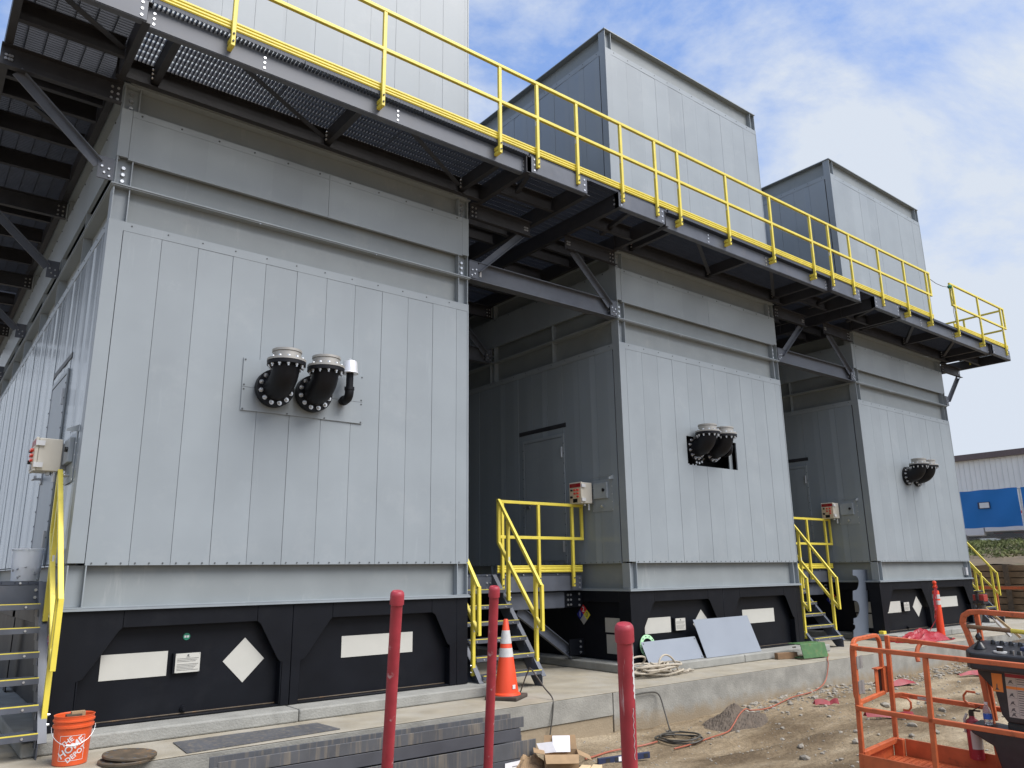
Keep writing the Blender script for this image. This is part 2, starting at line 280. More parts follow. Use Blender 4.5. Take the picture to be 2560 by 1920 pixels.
def thing(name, label, cat, loc=(0,0,0), rot=(0,0,0), group=None):
    o = bpy.data.objects.new(name, None); o.empty_display_size = 0.2; C.objects.link(o); o.location = loc; o.rotation_euler = rot; return tag(o, label, cat, group)
def struct(o, kind='structure'): o['kind'] = kind; return o
def copy_tree(o, parent=None):
    c = o.copy(); C.objects.link(c)
    if parent: c.parent = parent
    for ch in o.children: copy_tree(ch, c)
    return c
_txt = {}
def text_geo(body, size=1.0, bold=0.0):
    k = (body, bold)
    if k not in _txt:
        cu = bpy.data.curves.new('t', 'FONT'); cu.body = body; cu.size = 1; cu.align_x = 'CENTER'; cu.align_y = 'CENTER'; cu.offset = bold; cu.resolution_u = 3
        ob = bpy.data.objects.new('t', cu); C.objects.link(ob); me = bpy.data.meshes.new_from_object(ob.evaluated_get(bpy.context.evaluated_depsgraph_get()))
        _txt[k] = ([v.co.to_2d() for v in me.vertices], [tuple(p.vertices) for p in me.polygons]); bpy.data.objects.remove(ob); bpy.data.meshes.remove(me)
    v, f = _txt[k]; return [(a.x*size, a.y*size) for a in v], f
def put_text(mb, body, size, o, ux, uy, bold=0.0):
    v, f = text_geo(body, size, bold); o = Vector(o); ux = Vector(ux); uy = Vector(uy)
    mb.add([o+ux*a+uy*b for a, b in v], f)

# ================================================================== THE SETTING
PITCH, W, D = 7.45, 4.5, 13.6
GZ = -0.48
def ground_h(x, y):
    h = GZ
    h += 0.04*math.sin(x*0.9+y*0.5)*math.sin(y*1.1-x*0.3)
    c_ = y+3.1+0.10*(x-8)+0.25*math.sin(x*0.35)                         # wheel ruts running along the pad
    for o_ in (-0.75, 0.75):
        d_ = abs(c_-o_); h += (-0.055*math.exp(-(d_/0.16)**2)+0.03*math.exp(-((d_-0.30)/0.11)**2))*(0.6+0.4*math.sin(x*1.9+o_))
    h += 0.012*math.sin(x*5.1+y*3.3)*math.sin(y*6.2-x*2.7)+0.008*math.sin(x*11.3-y*7.9)*math.sin(y*13.1+x*4.7)
    t = max(0, min(1, (x-14)/10)); h += 0.25*t*t                       # rises to the right
    d = max(0, min(1, (-1.05-y)/0.9)); h += 0.07*(1-d)*max(0, min(1, (x-8)/2))   # gravel bank along the pad
    return h
g = MB().use('dirt')
xs = [-200,-60,-20,-8]+[-5+i*0.10 for i in range(0, 300)]+[26,28,30.6,31.4,31.41,32.5,34,36,37.5,45,60,90,150,300]
ys = [-150,-60,-25,-14]+[-10.5+i*0.10 for i in range(0, 97)]+[-0.6,3,8,14,20,40,100,300]
def gh(x, y):
    h = ground_h(x, y)
    if x > 31.4: h = 1.36+max(0, min(1, (x-31.4)/5.2))*0.98
    return h
vs = [(x, y, gh(x, y)) for y in ys for x in xs]; nx = len(xs)
g.add(vs, [(j*nx+i, j*nx+i+1, (j+1)*nx+i+1, (j+1)*nx+i) for j in range(len(ys)-1) for i in range(nx-1)], True)
struct(g.build('ground'))
# earth bank behind the timber wall
b = MB().use('bank_earth'); bx = [31.45+i*0.35 for i in range(17)]; by = [-8+i*0.5 for i in range(60)]; gg = random.Random(3)
b.add([(x, y, gh(x, y)+0.03+gg.uniform(0, .14)) for y in by for x in bx], [(j*17+i, j*17+i+1, (j+1)*17+i+1, (j+1)*17+i) for j in range(59) for i in range(16)], True)
struct(b.build('earth_bank'))
# concrete pad with curbs under each enclosure
p = MB(); p.use('concrete'); p.box((-9, -1.05, -0.012), (23.5, 17, 0))
p.use('concrete_wall'); p.box((-9, -1.049, -0.27), (5.93, 16.9, -0.0125)); p.box((5.945, -1.049, -0.9), (23.4, 16.9, -0.0125))
p.use('concrete_low'); p.box((-9, -1.035, -0.9), (5.935, 16.8, -0.275))
o = struct(p.build('concrete_pad', bevel=0.012))
p = MB().use('curb')
for k in range(3):
    x = k*PITCH; p.box((x-0.22, -0.31-0.03*(k > 0), 0.002), (x+2.19, D+0.3, 0.12)); p.box((x+2.2, -0.30-0.04*(k > 0), 0.002), (x+4.72, D+0.3, 0.12))
struct(p.build('concrete_curb', bevel=0.015))

# ================================================================== ENCLOSURES
def cladding(mb, axis, length, z0, z1, panel=0.378, first=0.145, hole=None, skip=None, seam=True, gap=0.0045):
    """flat vertical panels with dark joints; axis 'x' = front (y=0 plane), 'l'/'r' = side walls; u runs along the wall"""
    def B(u0, u1, za, zb, d0, d1):          # d = depth behind the face
        if axis == 'x': mb.box((u0, d0, za), (u1, d1, zb))
        elif axis == 'l': mb.box((d0, u0, za), (d1, u1, zb))
        else: mb.box((W-d0, u0, za), (W-d1, u1, zb))
    top = z1-0.10 if seam else z1
    mb.use('joint_dark'); 
    if hole is None: B(0.16, length-0.02, z0+0.03, z1-0.03, 0.012, 0.05)
    mb.use('grey_paint')
    us = []; u = first
    while u < length-0.10: us.append((u, min(u+panel, length-0.02))); u += panel
    if length-us[-1][1] > 0.03: us.append((us[-1][1], length-0.02))
    for i, (a, c) in enumerate(us):
        jit = (i*37 % 5)*0.0006
        if hole and a < hole[1] and c > hole[0]:
            B(a+gap/2, c-gap/2, z0, hole[2], 0.002+jit, 0.03); B(a+gap/2, c-gap/2, hole[3], top-gap/2, 0.002+jit, 0.03)
            if a < hole[0]: B(a+gap/2, hole[0], hole[2], hole[3], 0.002+jit, 0.03)
            if c > hole[1]: B(hole[1], c-gap/2, hole[2], hole[3], 0.002+jit, 0.03)
        elif axis == 'l':                     # side sheets stand a little askew, with a raised rib
            mb.use('grey_gloss'); e0, e1 = ((0.001, 0.007), (0.006, 0.002), (0.003, 0.008), (0.007, 0.001))[(i*7+i//3) % 4]
            A_, C_ = a+gap/2, c-gap/2; R1, R2 = A_+0.11, A_+0.15
            P_ = [(A_, e0), (R1-.02, e0*.7+e1*.3), (R1, e0*.5+e1*.5-0.002), (R2, e0*.5+e1*.5-0.002), (R2+.02, e0*.6+e1*.4), (C_, e1), (C_, 0.03), (A_, 0.03)]
            t_ = top-gap/2; n_ = len(P_); vv = [(d_, u_, z0) for u_, d_ in P_]+[(d_, u_, t_) for u_, d_ in P_]
            mb.add(vv, [tuple(range(n_-1, -1, -1)), tuple(range(n_, 2*n_))]+[(q, (q+1) % n_, n_+(q+1) % n_, n_+q) for q in range(n_)]); mb.use('grey_paint')
        else: B(a+gap/2, c-gap/2, z0, top-gap/2, 0.002+jit, 0.03)
    if seam: B(0.14, length-0.02, top, z1, 0.0, 0.03)
    if axis == 'x':
        mb.box((0, -0.001, z0+0.02), (0.14, 0.03, z1)); mb.box((length-0.02, -0.001, z0+0.02), (length, 0.03, z1))
    else: B(0.0305, 0.14, z0+0.02, z1, -0.001, 0.03); B(length-0.02, length, z0+0.02, z1, -0.001, 0.03)
    mb.use('joint_dark'); sr = 0.008
    def screw(u, z):
        if axis == 'x': mb.cyl((u, 0.004, z), (u, -0.005, z), sr, n=6)
        elif axis == 'l': mb.cyl((0.004, u, z), (-0.005, u, z), sr, n=6)
    if axis != 'r':
        u = 0.22
        while u < length-0.05: screw(u, z1-0.035 if seam else z1-0.05); u += 0.36
        u = 0.2
        while u < length-0.05:
            screw(u, z0+0.02); u += 0.126
def columns_at(mb, z0, z1, side_ys=()):
    mb.use('grey_paint')
    for x in (0.006, W-0.168):
        mb.box((x, 0.004, z0), (x+0.011, 0.16, z1)); mb.box((x+0.15, 0.004, z0), (x+0.161, 0.16, z1)); mb.box((x+0.011, 0.07, z0), (x+0.15, 0.08, z1))
    for y in side_ys:
        for s in (0, 1):
            x = 0.004 if s == 0 else W-0.10; mb.box((x, y, z0), (x+0.096, y+0.012, z1)); mb.box((x, y+0.14, z0), (x+0.096, y+0.152, z1)); mb.box((x+0.05, y+0.012, z0), (x+0.06, y+0.14, z1))
def skin(mb, z0, z1, d=0.088):
    mb.box((0.17, d, z0), (W-0.17, d+0.02, z1)); mb.box((0.098, 0.165, z0), (0.118, D-0.02, z1)); mb.box((W-0.118, 0.165, z0), (W-0.098, D-0.02, z1)); mb.box((0.12, D-0.03, z0), (W-0.12, D-0.01, z1))
def ring(mb, z0, z1, d0, d1):          # flange running round the building
    mb.box((-d0, -d0, z0), (W+d0, d1, z1)); mb.box((-d0, d1+.001, z0), (d1, D+d0, z1)); mb.box((W-d1, d1+.001, z0), (W+d0, D+d0, z1))
FRAME_Y = (3.34, 6.76, 10.18)
_shared = {}
def shared(key, fn, parent):
    """first time build the part, later times copy it (mesh data shared)"""
    if key in _shared: return copy_tree(_shared[key], parent)
    o = fn(parent); _shared[key] = o; return o
def elbow_pts(c, y0, y1, z1, n=9):
    R_ = min(abs(y1-y0)-0.02, z1-c[1]-0.02); pts = [(c[0], y0, c[1])]
    for i in range(n+1):
        a = math.pi/2*i/n; pts.append((c[0], y1+R_-R_*math.sin(a), c[1]+R_-R_*math.cos(a)))
    pts.append((c[0], y1, z1)); return pts
def make_pipe(parent, x, yoff):
    c = (x, 3.465); e = MB().use('black_pipe'); e.tube(elbow_pts(c, 0.3, -0.40, 3.70), 0.145, 22)
    e.lathe([(0.145, 0), (0.155, 0), (0.145, 0.03)], (x, -0.15, 3.465), (0, -1, 0), 22)
    o = e.build('pipe_elbow', parent); o.location = (0, yoff, 0)
    f = MB().use('black_pipe'); f.cyl((x, -0.10, 3.465), (x, -0.14, 3.465), 0.212, n=32); f.cyl((x, -0.055, 3.465), (x, -0.095, 3.465), 0.212, n=32)
    h = MB().use('black_pipe'); h.cyl((x, -0.40, 3.655), (x, -0.40, 3.695), 0.205, n=32); h.use('silver').cyl((x, -0.40, 3.697), (x, -0.40, 3.722), 0.207, n=32)
    f.use('bolt'); h.use('bolt')
    for i in range(12):
        a = 2*math.pi*(i+0.5)/12
        q = Vector((x+0.175*math.cos(a), -0.1395, 3.465+0.175*math.sin(a)))
        f.cyl(q, q+Vector((0, -0.0065, 0)), 0.026, n=14); f.hexbolt(q+Vector((0, -0.006, 0)), (0, -1, 0), 0.018, 0.018); f.cyl(q+Vector((0, -0.023, 0)), q+Vector((0, -0.04, 0)), 0.010, n=8)
        q = Vector((x+0.178*math.cos(a), -0.40+0.178*math.sin(a), 3.656)); h.hexbolt(q, (0, 0, -1), 0.018, 0.018); h.cyl(q+Vector((0,0,-.017)), q+Vector((0,0,-.036)), 0.010, n=8)
        h.cyl(q+Vector((0,0,.065)), q+Vector((0,0,.071)), 0.022, n=12); h.hexbolt(q+Vector((0, 0, .070)), (0, 0, 1), 0.017, 0.016)
    f.build('wall_flange', o); h.build('outlet_flange', o)
    f = MB().use('silver'); f.lathe([(0.15, 3.72), (0.15, 3.795), (0.146, 3.80), (0.158, 3.803), (0.158, 3.828), (0.14, 3.83), (0.138, 3.75), (0.0, 3.75)], (x, -0.40, 0), (0, 0, 1), 36); f.build('coupling_collar', o)
def make_vent(parent, yoff):
    v = MB().use('black_pipe'); x = 2.66
    bend = [(x, 0.3, 3.44), (x, -0.13, 3.44)]+[(x, -0.13-0.075*math.sin(R(15*i)), 3.515-0.075*math.cos(R(15*i))) for i in range(1, 7)]
    v.tube(bend+[(x, -0.205, 3.78)], 0.043, 14); v.tube([(x, -0.09, 3.44)]+bend[1:]+[(x, -0.205, 3.545)], 0.052, 14); v.cyl((x, -0.205, 3.54), (x, -0.205, 3.575), 0.058, n=16); v.cyl((x, -0.06, 3.44), (x, -0.095, 3.44), 0.058, n=16)
    o = v.build('vent_pipe', parent); o.location = (0, yoff, 0)
    v = MB().use('alu_white'); v.lathe([(0.0, 3.885), (0.078, 3.885), (0.082, 3.875), (0.092, 3.755), (0.105, 3.745), (0.105, 3.74), (0.088, 3.74), (0.0, 3.745)], (x, -0.2, 0), (0,0,1), 26)
    for i in range(3): a = i*2.1; v.cyl((x+.06*math.cos(a), -0.2+.06*math.sin(a), 3.885), (x+.06*math.cos(a), -0.2+.06*math.sin(a), 3.91), 0.004, n=6)
    v.build('vent_cap', o)
def base_front(parent):
    m_ = MB().use('black_steel'); z0, z1 = 0.125, 1.145
    # outer face with two haunched openings
    outer = [(0, z0), (0.19, z0), (0.185, 0.53), (0.235, 0.545), (0.50, 0.955), (0.53, 0.985), (1.82, 0.985), (1.86, 0.955), (2.06, 0.60), (2.09, 0.565), (2.115, 0.56), (2.115, z0), (2.30, z0), (2.32, 0.56), (2.37, 0.58), (2.64, 0.955), (2.67, 0.985), (3.97, 0.985), (4.02, 0.96), (4.20, 0.61), (4.235, 0.59), (4.235, z0), (4.5, z0), (4.5, z1), (0, z1)]
    # triangulate the outline robustly: build as strips
    def strip(poly): m_.plate(poly, (0, 0.012, 0), (1,0,0), (0,0,1), -0.014)
    strip([(0, z0), (0.19, z0), (0.185, 0.53), (0.235, 0.545), (0.50, 0.955), (0.53, 0.985), (0.53, z1), (0, z1)])
    strip([(0.532, 0.985), (1.82, 0.985), (1.82, z1), (0.532, z1)])
    strip([(1.822, 0.985), (1.86, 0.955), (2.06, 0.60), (2.09, 0.565), (2.115, 0.56), (2.115, z0), (2.208, z0), (2.208, z1), (1.822, z1)])
    strip([(2.214, z0), (2.31, z0), (2.32, 0.56), (2.37, 0.58), (2.64, 0.955), (2.67, 0.985), (2.67, z1), (2.214, z1)])
    strip([(2.672, 0.985), (3.97, 0.985), (3.97, z1), (2.672, z1)])
    strip([(3.972, 0.985), (4.02, 0.96), (4.20, 0.61), (4.235, 0.59), (4.24, z0), (4.335, z0), (4.335, z1), (3.972, z1)])
    strip([(4.338, z0), (4.5, z0), (4.5, z1), (4.338, z1)])
    for xa in (0.19, 2.10, 2.30, 4.235): m_.box((xa, 0.014, z0), (xa+0.012, 0.13, 0.56))
    m_.box((0.2, 0.02, z0), (2.1, 0.12, z0+0.018)); m_.box((2.32, 0.02, z0), (4.23, 0.12, z0+0.018))
    m_.box((0.02, 0.118, z0), (W-0.02, 0.13, z1-0.01))                               # recessed sheet
    for s in (0, 1):                                                                  # side walls
        x = 0.002 if s == 0 else W-0.014
        for ya in (0.02, 3.26, 6.68, 10.1): m_.box((x, ya, z0), (x+0.012, ya+0.24, z1))
        m_.box((x, 0.26, z1-0.16), (x+0.012, D, z1)); xx = 0.10 if s == 0 else W-0.11; m_.box((xx, 0.14, z0), (xx+0.01, D, z1-0.01))
    m_.box((0.02, D-0.02, z0), (W-0.02, D, z1))
    m_.use('rust').box((0.21, 0.10, z0+0.019), (2.09, 0.116, z0+0.03)); m_.box((2.33, 0.10, z0+0.019), (4.22, 0.116, z0+0.03))
    m_.use('black_steel').cyl((1.17, 0.118, 0.19), (1.17, 0.09, 0.19), 0.03, n=14); m_.cyl((1.17, 0.09, 0.19), (1.17, 0.07, 0.19), 0.018, n=10)
    return m_.build('base_frame', parent, bevel=0.003, seg=1)
def placards(parent):
    Y = 0.117
    def pl(poly, matn='placard', lab=None):
        q = MB().use(matn); q.plate(poly, (0, Y, 0), (1,0,0), (0,0,1), 0.004); o = q.build('placard', parent)
        if lab: o['label'] = lab
    pl([(0.39, 0.51), (0.985, 0.51), (0.985, 0.74), (0.39, 0.74)], lab='blank white rectangular placard at the left of the base')
    pl([(1.74, 0.38), (1.955, 0.60), (1.74, 0.82), (1.525, 0.60)], lab='blank white diamond placard on the base')
    pl([(2.84, 0.54), (3.765, 0.54), (3.765, 0.77), (2.84, 0.77)], lab='blank white rectangular placard at the right of the base')
    q = MB().use('black_steel').box((1.03, 0.075, 0.525), (1.29, 0.117, 0.715)); q.use('placard'); q.box((1.05, 0.069, 0.53), (1.285, 0.0745, 0.71))
    q.use('ink'); q.cyl((1.168, 0.069, 0.69), (1.168, 0.067, 0.69), 0.010, n=10); q.box((1.15, 0.0675, 0.672), (1.186, 0.0685, 0.676))
    for i in range(9):
        z = 0.66-i*0.0135
        if i == 3: continue
        q.box((1.065, 0.0672, z), (1.27-(i*37 % 4)*0.014, 0.0685, z+0.0028))
    q.use('bolt')
    for a in (1.056, 1.279):
        for z in (0.536, 0.704): q.cyl((a, 0.069, z), (a, 0.066, z), 0.004, n=6)
    q.build('rating_plate', parent)
    for i, (ya, yb, za, zb) in enumerate(((0.14, 0.66, 0.53, 0.745), (0.14, 0.64, 0.22, 0.50))):
        q = MB().use('placard_dark').box((0.093, ya+0.1, za), (0.099, yb, zb)); q.build('placard', parent)
    q = MB(); o_ = Vector((0.094, 1.14, 0.775)); ux = Vector((0, -1, 0)); uz = Vector((0, 0, 1)); s = 0.078
    def dia(mn, a, b):
        q.use(mn); q.plate([(a, b-s), (a+s, b), (a, b+s), (a-s, b)], o_, ux, uz, 0.003)
    dia('nfpa_red', 0, s); dia('nfpa_blue', -s, 0); dia('nfpa_yellow', s, 0); dia('placard_dark', 0, -s)
    q.use('white'); put_text(q, '1', 0.11, o_-ux*s+Vector((-0.005, 0, 0)), ux, uz, 0.01); put_text(q, '2', 0.11, o_+uz*s+Vector((-0.005, 0, 0)), ux, uz, 0.01)
    q.use('ink'); put_text(q, '0', 0.11, o_+ux*s+Vector((-0.005, 0, 0)), ux, uz, 0.01); q.build('hazard_diamond', parent)
def make_enclosure(k, label):
    e = thing('equipment_enclosure', label, 'industrial enclosure', (k*PITCH, 0, 0), group='row of grey steel enclosures')
    hole = (1.53, 2.90, 3.16, 3.65) if k == 1 else None
    def front(par):
        mb = MB(); cladding(mb, 'x', W, 1.56, 5.04, hole=hole); return mb.build('front_cladding', par)
    if k == 1: front(e)
    else: shared('front', front, e)
    def left(par): mb = MB(); cladding(mb, 'l', D, 1.56, 5.04, panel=0.41, first=0.16); return mb.build('side_cladding', par)
    def right(par): mb = MB(); cladding(mb, 'r', D, 1.56, 5.04, panel=0.41, first=0.16); mb.use('grey_paint').box((0, D-0.01, 1.56), (W, D, 10.5)); return mb.build('side_cladding', par)
    shared('left', left, e); shared('right', right, e)
    def upper(par):
        mb = MB().use('grey_paint')
        for a, c in ((0.11, 2.38), (2.384, 4.39)): mb.box((a, -0.003, 5.737), (c, 0.04, 6.32))
        mb.box((0, 0, 5.76), (0.107, 0.04, 6.32)); mb.box((4.394, 0, 5.76), (W, 0.04, 6.32)); mb.box((0.11, -0.006, 6.245), (4.39, -0.0032, 6.25))
        for x0, s in ((0, 1), (W, -1)):
            for i, (a, c) in enumerate(((0.041, 1.7), (1.703, 5.1), (5.103, 8.5), (8.503, 11.0), (11.003, D))): mb.box((x0, a, 5.737), (x0+0.04*s, c, 6.32))
        mb.use('joint_dark')
        for i in range(11): mb.cyl((0.2+i*0.41, 0, 6.285), (0.2+i*0.41, -0.008, 6.285), 0.011, n=6)
        for i in range(30): mb.cyl((0.0, 0.3+i*0.43, 6.285), (-0.008, 0.3+i*0.43, 6.285), 0.011, n=6)
        return mb.build('upper_panel', par)
    shared('upper', upper, e)
    def frame(par):
        mb = MB(); columns_at(mb, 1.185, 1.56, FRAME_Y); columns_at(mb, 5.0, 5.425, FRAME_Y); columns_at(mb, 5.441, 5.78, FRAME_Y); columns_at(mb, 6.25, 6.60, FRAME_Y); columns_at(mb, 10.45, 10.885)
        mb.use('grey_paint'); ring(mb, 5.425, 5.440, 0.024, 0.105); ring(mb, 5.412, 5.4235, 0.012, 0.105); ring(mb, 6.602, 6.616, 0.02, 0.11); ring(mb, 1.148, 1.17, 0.022, 0.11); ring(mb, 1.172, 1.183, 0.012, 0.11)
        for y in (1.62, 5.04, 8.46):
            mb.box((0.004, y, 5.0), (0.096, y+0.012, 5.42)); mb.box((0.004, y, 5.441), (0.096, y+0.012, 5.735))
        mb.use('bolt')
        for x in (0.085, W-0.09):
            for z in (5.50, 5.575, 5.65, 6.37, 6.45, 6.53): mb.hexbolt((x, 0.07, z), (0, -1, 0), 0.022, 0.03)
        for y in FRAME_Y:
            for z in (5.50, 5.575, 5.65): mb.hexbolt((0.05, y+0.076, z), (-1, 0, 0), 0.022, 0.03)
        for x in (1.55, 3.05): mb.cyl((x, -0.014, 5.402), (x, -0.014, 5.412), 0.012, n=8)
        return mb.build('steel_frame', par)
    shared('frame', frame, e)
    def skins(par):
        mb = MB().use('grey_skin'); skin(mb, 1.183, 1.60); skin(mb, 4.95, 5.412); skin(mb, 5.44, 5.80); skin(mb, 6.2, 6.602); skin(mb, 10.4, 10.885); return mb.build('wall_sheet', par)
    shared('skin', skins, e)
    def tower(par):
        mb = MB(); cladding(mb, 'x', W, 6.84, 10.52, panel=0.39, first=0.14, gap=0.0028); cladding(mb, 'l', D, 6.84, 10.52, panel=0.41, first=0.16); cladding(mb, 'r', D, 6.84, 10.52, panel=0.41, first=0.16); return mb.build('tower_cladding', par)
    shared('tower', tower, e)
    def roof(par):
        mb = MB().use('grey_paint'); ring(mb, 10.887, 10.905, 0.012, 0.13); mb.box((0.13, 0.14, 10.86), (W-0.13, D-0.02, 10.886)); return mb.build('roof_curb', par)
    shared('roof', roof, e)
    shared('base', base_front, e)
    if 'plc' not in _shared:
        n0 = len(e.children); before = set(o.name for o in e.children); placards(e); _shared['plc'] = [o for o in e.children if o.name not in before]
    else:
        for o in _shared['plc']: copy_tree(o, e)
    # side door with drip cap, hinges, handle
    def door(par):
        mb = MB().use('grey_paint'); mb.box((-0.012, 1.43, 1.62), (0.0, 2.43, 3.68)); d = mb.build('door', par, bevel=0.004)
        fb = MB().use('grey_paint')
        for a, c, z0, z1 in ((1.375, 1.42, 1.58, 3.74), (2.44, 2.485, 1.58, 3.74), (1.42, 2.44, 3.69, 3.74)): fb.box((-0.016, a, z0), (0.0, c, z1))
        fb.use('joint_dark'); fb.box((-0.006, 1.42, 1.60), (-0.001, 1.43, 3.69)); fb.box((-0.006, 2.43, 1.60), (-0.001, 2.44, 3.69))
        for i in range(12): fb.cyl((-0.016, 1.385, 1.7+i*.17), (-0.022, 1.385, 1.7+i*.17), 0.009, n=6); fb.cyl((-0.016, 2.475, 1.7+i*.17), (-0.022, 2.475, 1.7+i*.17), 0.009, n=6)
        fb.build('door_frame', d)
        for z in (1.85, 3.42):
            h = MB().use('galv').box((-0.032, 1.405, z-0.09), (-0.016, 1.455, z+0.09)); h.cyl((-0.035, 1.425, z-0.09), (-0.035, 1.425, z+0.09), 0.012, n=10); h.build('hinge', d)
        h = MB().use('galv'); h.box((-0.03, 2.30, 2.52), (-0.012, 2.38, 2.66)); h.box((-0.10, 2.325, 2.57), (-0.03, 2.355, 2.60)); h.box((-0.12, 2.16, 2.565), (-0.09, 2.36, 2.605)); h.build('handle', d, bevel=0.004)
        h = MB().use('brown_steel'); h.section([(0, 0), (0.16, -0.05), (0.16, -0.075), (0.15, -0.075), (0.15, -0.055), (0, -0.012)], (0, 1.33, 3.86), (0, 2.60, 3.86)); h.section([(0, 0), (0.006, 0), (0.006, 0.07), (0, 0.07)], (0, 1.33, 3.85), (0, 2.60, 3.85)); h.build('drip_cap', d)
        return d
    shared('door', door, e)
    def hatch(par):
        mb = MB().use('grey_paint'); mb.box((-0.006, 0.28, 2.36), (0, 0.73, 2.86)); mb.section([(0, 0), (0.11, -0.05), (0.11, -0.075), (0.105, -0.075), (0.105, -0.055), (0, -0.008)], (0, 0.26, 2.92), (0, 0.78, 2.92))
        mb.plate([(0, -0.07), (-0.105, -0.075), (-0.105, -0.05), (0, 0)], (0, 0.26, 2.92), (1,0,0), (0,0,1), 0.004)
        mb.use('bolt')
        for y in (0.29, 0.72):
            for z in (2.38, 2.5, 2.62, 2.74): mb.cyl((-0.006, y, z), (-0.010, y, z), 0.008, n=6)
        mb.cyl((-0.006, 0.5, 2.44), (-0.05, 0.5, 2.44), 0.014, n=8); mb.cyl((-0.03, 0.5, 2.44), (-0.045, 0.5, 2.44), 0.024, n=6)
        o = mb.build('hatch_plate', par)
        d = MB().use('grey_paint').box((-0.05, 0.37, 2.56), (-0.0065, 0.67, 2.81)); dd = d.build('hatch_door', o, bevel=0.006); l = MB().use('button_black').cyl((-0.05, 0.44, 2.69), (-0.066, 0.44, 2.69), 0.026, n=12); l.box((-0.078, 0.432, 2.665), (-0.066, 0.448, 2.715)); l.build('latch', o)
        return o
    shared('hatch', hatch, e)
    # pipes
    yo = (0.0, 0.17, 0.09)[k]
    if k == 0:
        mb = MB().use('grey_paint'); mb.box((1.475, -0.012, 3.463), (2.935, -0.0015, 3.79)); mb.box((1.475, -0.0125, 3.20), (2.935, -0.0015, 3.459)); mb.use('joint_dark')
        for x in (1.495, 2.0, 2.45, 2.915):
            for z in (3.215, 3.435, 3.485, 3.77): mb.cyl((x, -0.012, z), (x, -0.017, z), 0.010, n=6)
        mb.build('blanking_plate', e)
    if k == 1:
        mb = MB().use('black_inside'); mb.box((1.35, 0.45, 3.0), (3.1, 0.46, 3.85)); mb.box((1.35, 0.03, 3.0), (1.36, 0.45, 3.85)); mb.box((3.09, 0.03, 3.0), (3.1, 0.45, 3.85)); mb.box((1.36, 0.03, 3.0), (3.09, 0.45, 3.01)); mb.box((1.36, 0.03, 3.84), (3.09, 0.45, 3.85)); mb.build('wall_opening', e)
        mb = MB().use('grey_paint'); mb.box((2.80, 0.10, 3.02), (2.89, 0.12, 3.83)); mb.use('bolt')
        for i in range(4): a = -1.9+i*0.45; mb.hexbolt((1.95+0.17*math.cos(a), 0.14, 3.40+0.17*math.sin(a)), (0, -1, 0), 0.024, 0.03)
        for x in (1.57, 1.68, 1.76): mb.hexbolt((x, 0.03, 3.172), (0, -1, 0), 0.014, 0.012)
        mb.build('opening_stud', e)
    make_pipe(e, 1.81, yo); make_pipe(e, 2.27, yo); make_vent(e, yo)
    return e
E1 = make_enclosure(0, 'nearest grey enclosure, its black elbows mounted on a screwed rectangular plate')
E2 = make_enclosure(1, 'middle grey enclosure, its black elbows coming out of an open rectangular hole')
E3 = make_enclosure(2, 'farthest grey enclosure, beside the red tarp and the slim orange channelizer post')
# small round sticker on the near base
q = MB().use('green_cap').cyl((1.15, 0.117, 0.865), (1.15, 0.113, 0.865), 0.034, n=20); q.use('white'); q.box((1.128, 0.112, 0.855), (1.147, 0.1128, 0.876)); q.box((1.153, 0.112, 0.855), (1.172, 0.1128, 0.876)); q.build('sticker', E1)
q = MB().use('alu_white'); q.cyl((4.30, 0.03, 1.24), (4.30, 0.03, 1.42), 0.03, n=12); q.use('galv').box((4.24, 0.05, 1.24), (4.255, 0.08, 1.43)); q.build('conduit_stub', E3)
# rooftop equipment seen between the near and the middle tower
t = thing('rooftop_duct_frame', 'grey steel duct frame behind the middle tower roof, above the yellow rail', 'duct frame', (6.4, 4.6, 10.2))
a = MB().use('grey_paint')
for z in (0.0, 0.75):
    a.ibeam((0.0, 0, z), (0.0, 7, z), 0.2, 0.14); a.ibeam((1.0, 0, z), (1.0, 7, z), 0.2, 0.14)
for y in (0.05, 2.2, 4.4, 6.6): a.ibeam((0, y, -1.4), (0, y, 0.75), 0.14, 0.14); a.ibeam((1, y, -1.4), (1, y, 0.75), 0.14, 0.14)
a.build('support_frame', t)
a = MB().use('grey_paint').box((0.1, 0.2, 0.1), (0.95, 6.9, 0.64)); a.build('duct', t); a = MB().use('grey_paint').box((0.3, 1.0, 0.86), (1.3, 3.2, 1.35)); a.build('duct_cover', t, bevel=0.02)
# wall added to keep light out of the far end of the alleys
t = MB().use('dark_steel').box((0.2, 14.3, 0), (19.2, 14.6, 6.5)); tag(t.build('rear_light_blocker'), 'added dark steel wall shutting out light at the far end of the alleys between the enclosures', 'wall')

# ================================================================== WALKWAY
WK = thing('elevated_walkway', 'dark steel walkway with open grating carried along the fronts of the enclosures', 'walkway', (0, 0, 0))
ZB, ZT, YO = 6.58, 6.82, -1.2
def bolts(mb, pts, d, r=0.016, h=0.014):
    mb.use('bolt')
    for q in pts: mb.hexbolt(q, d, r, h)
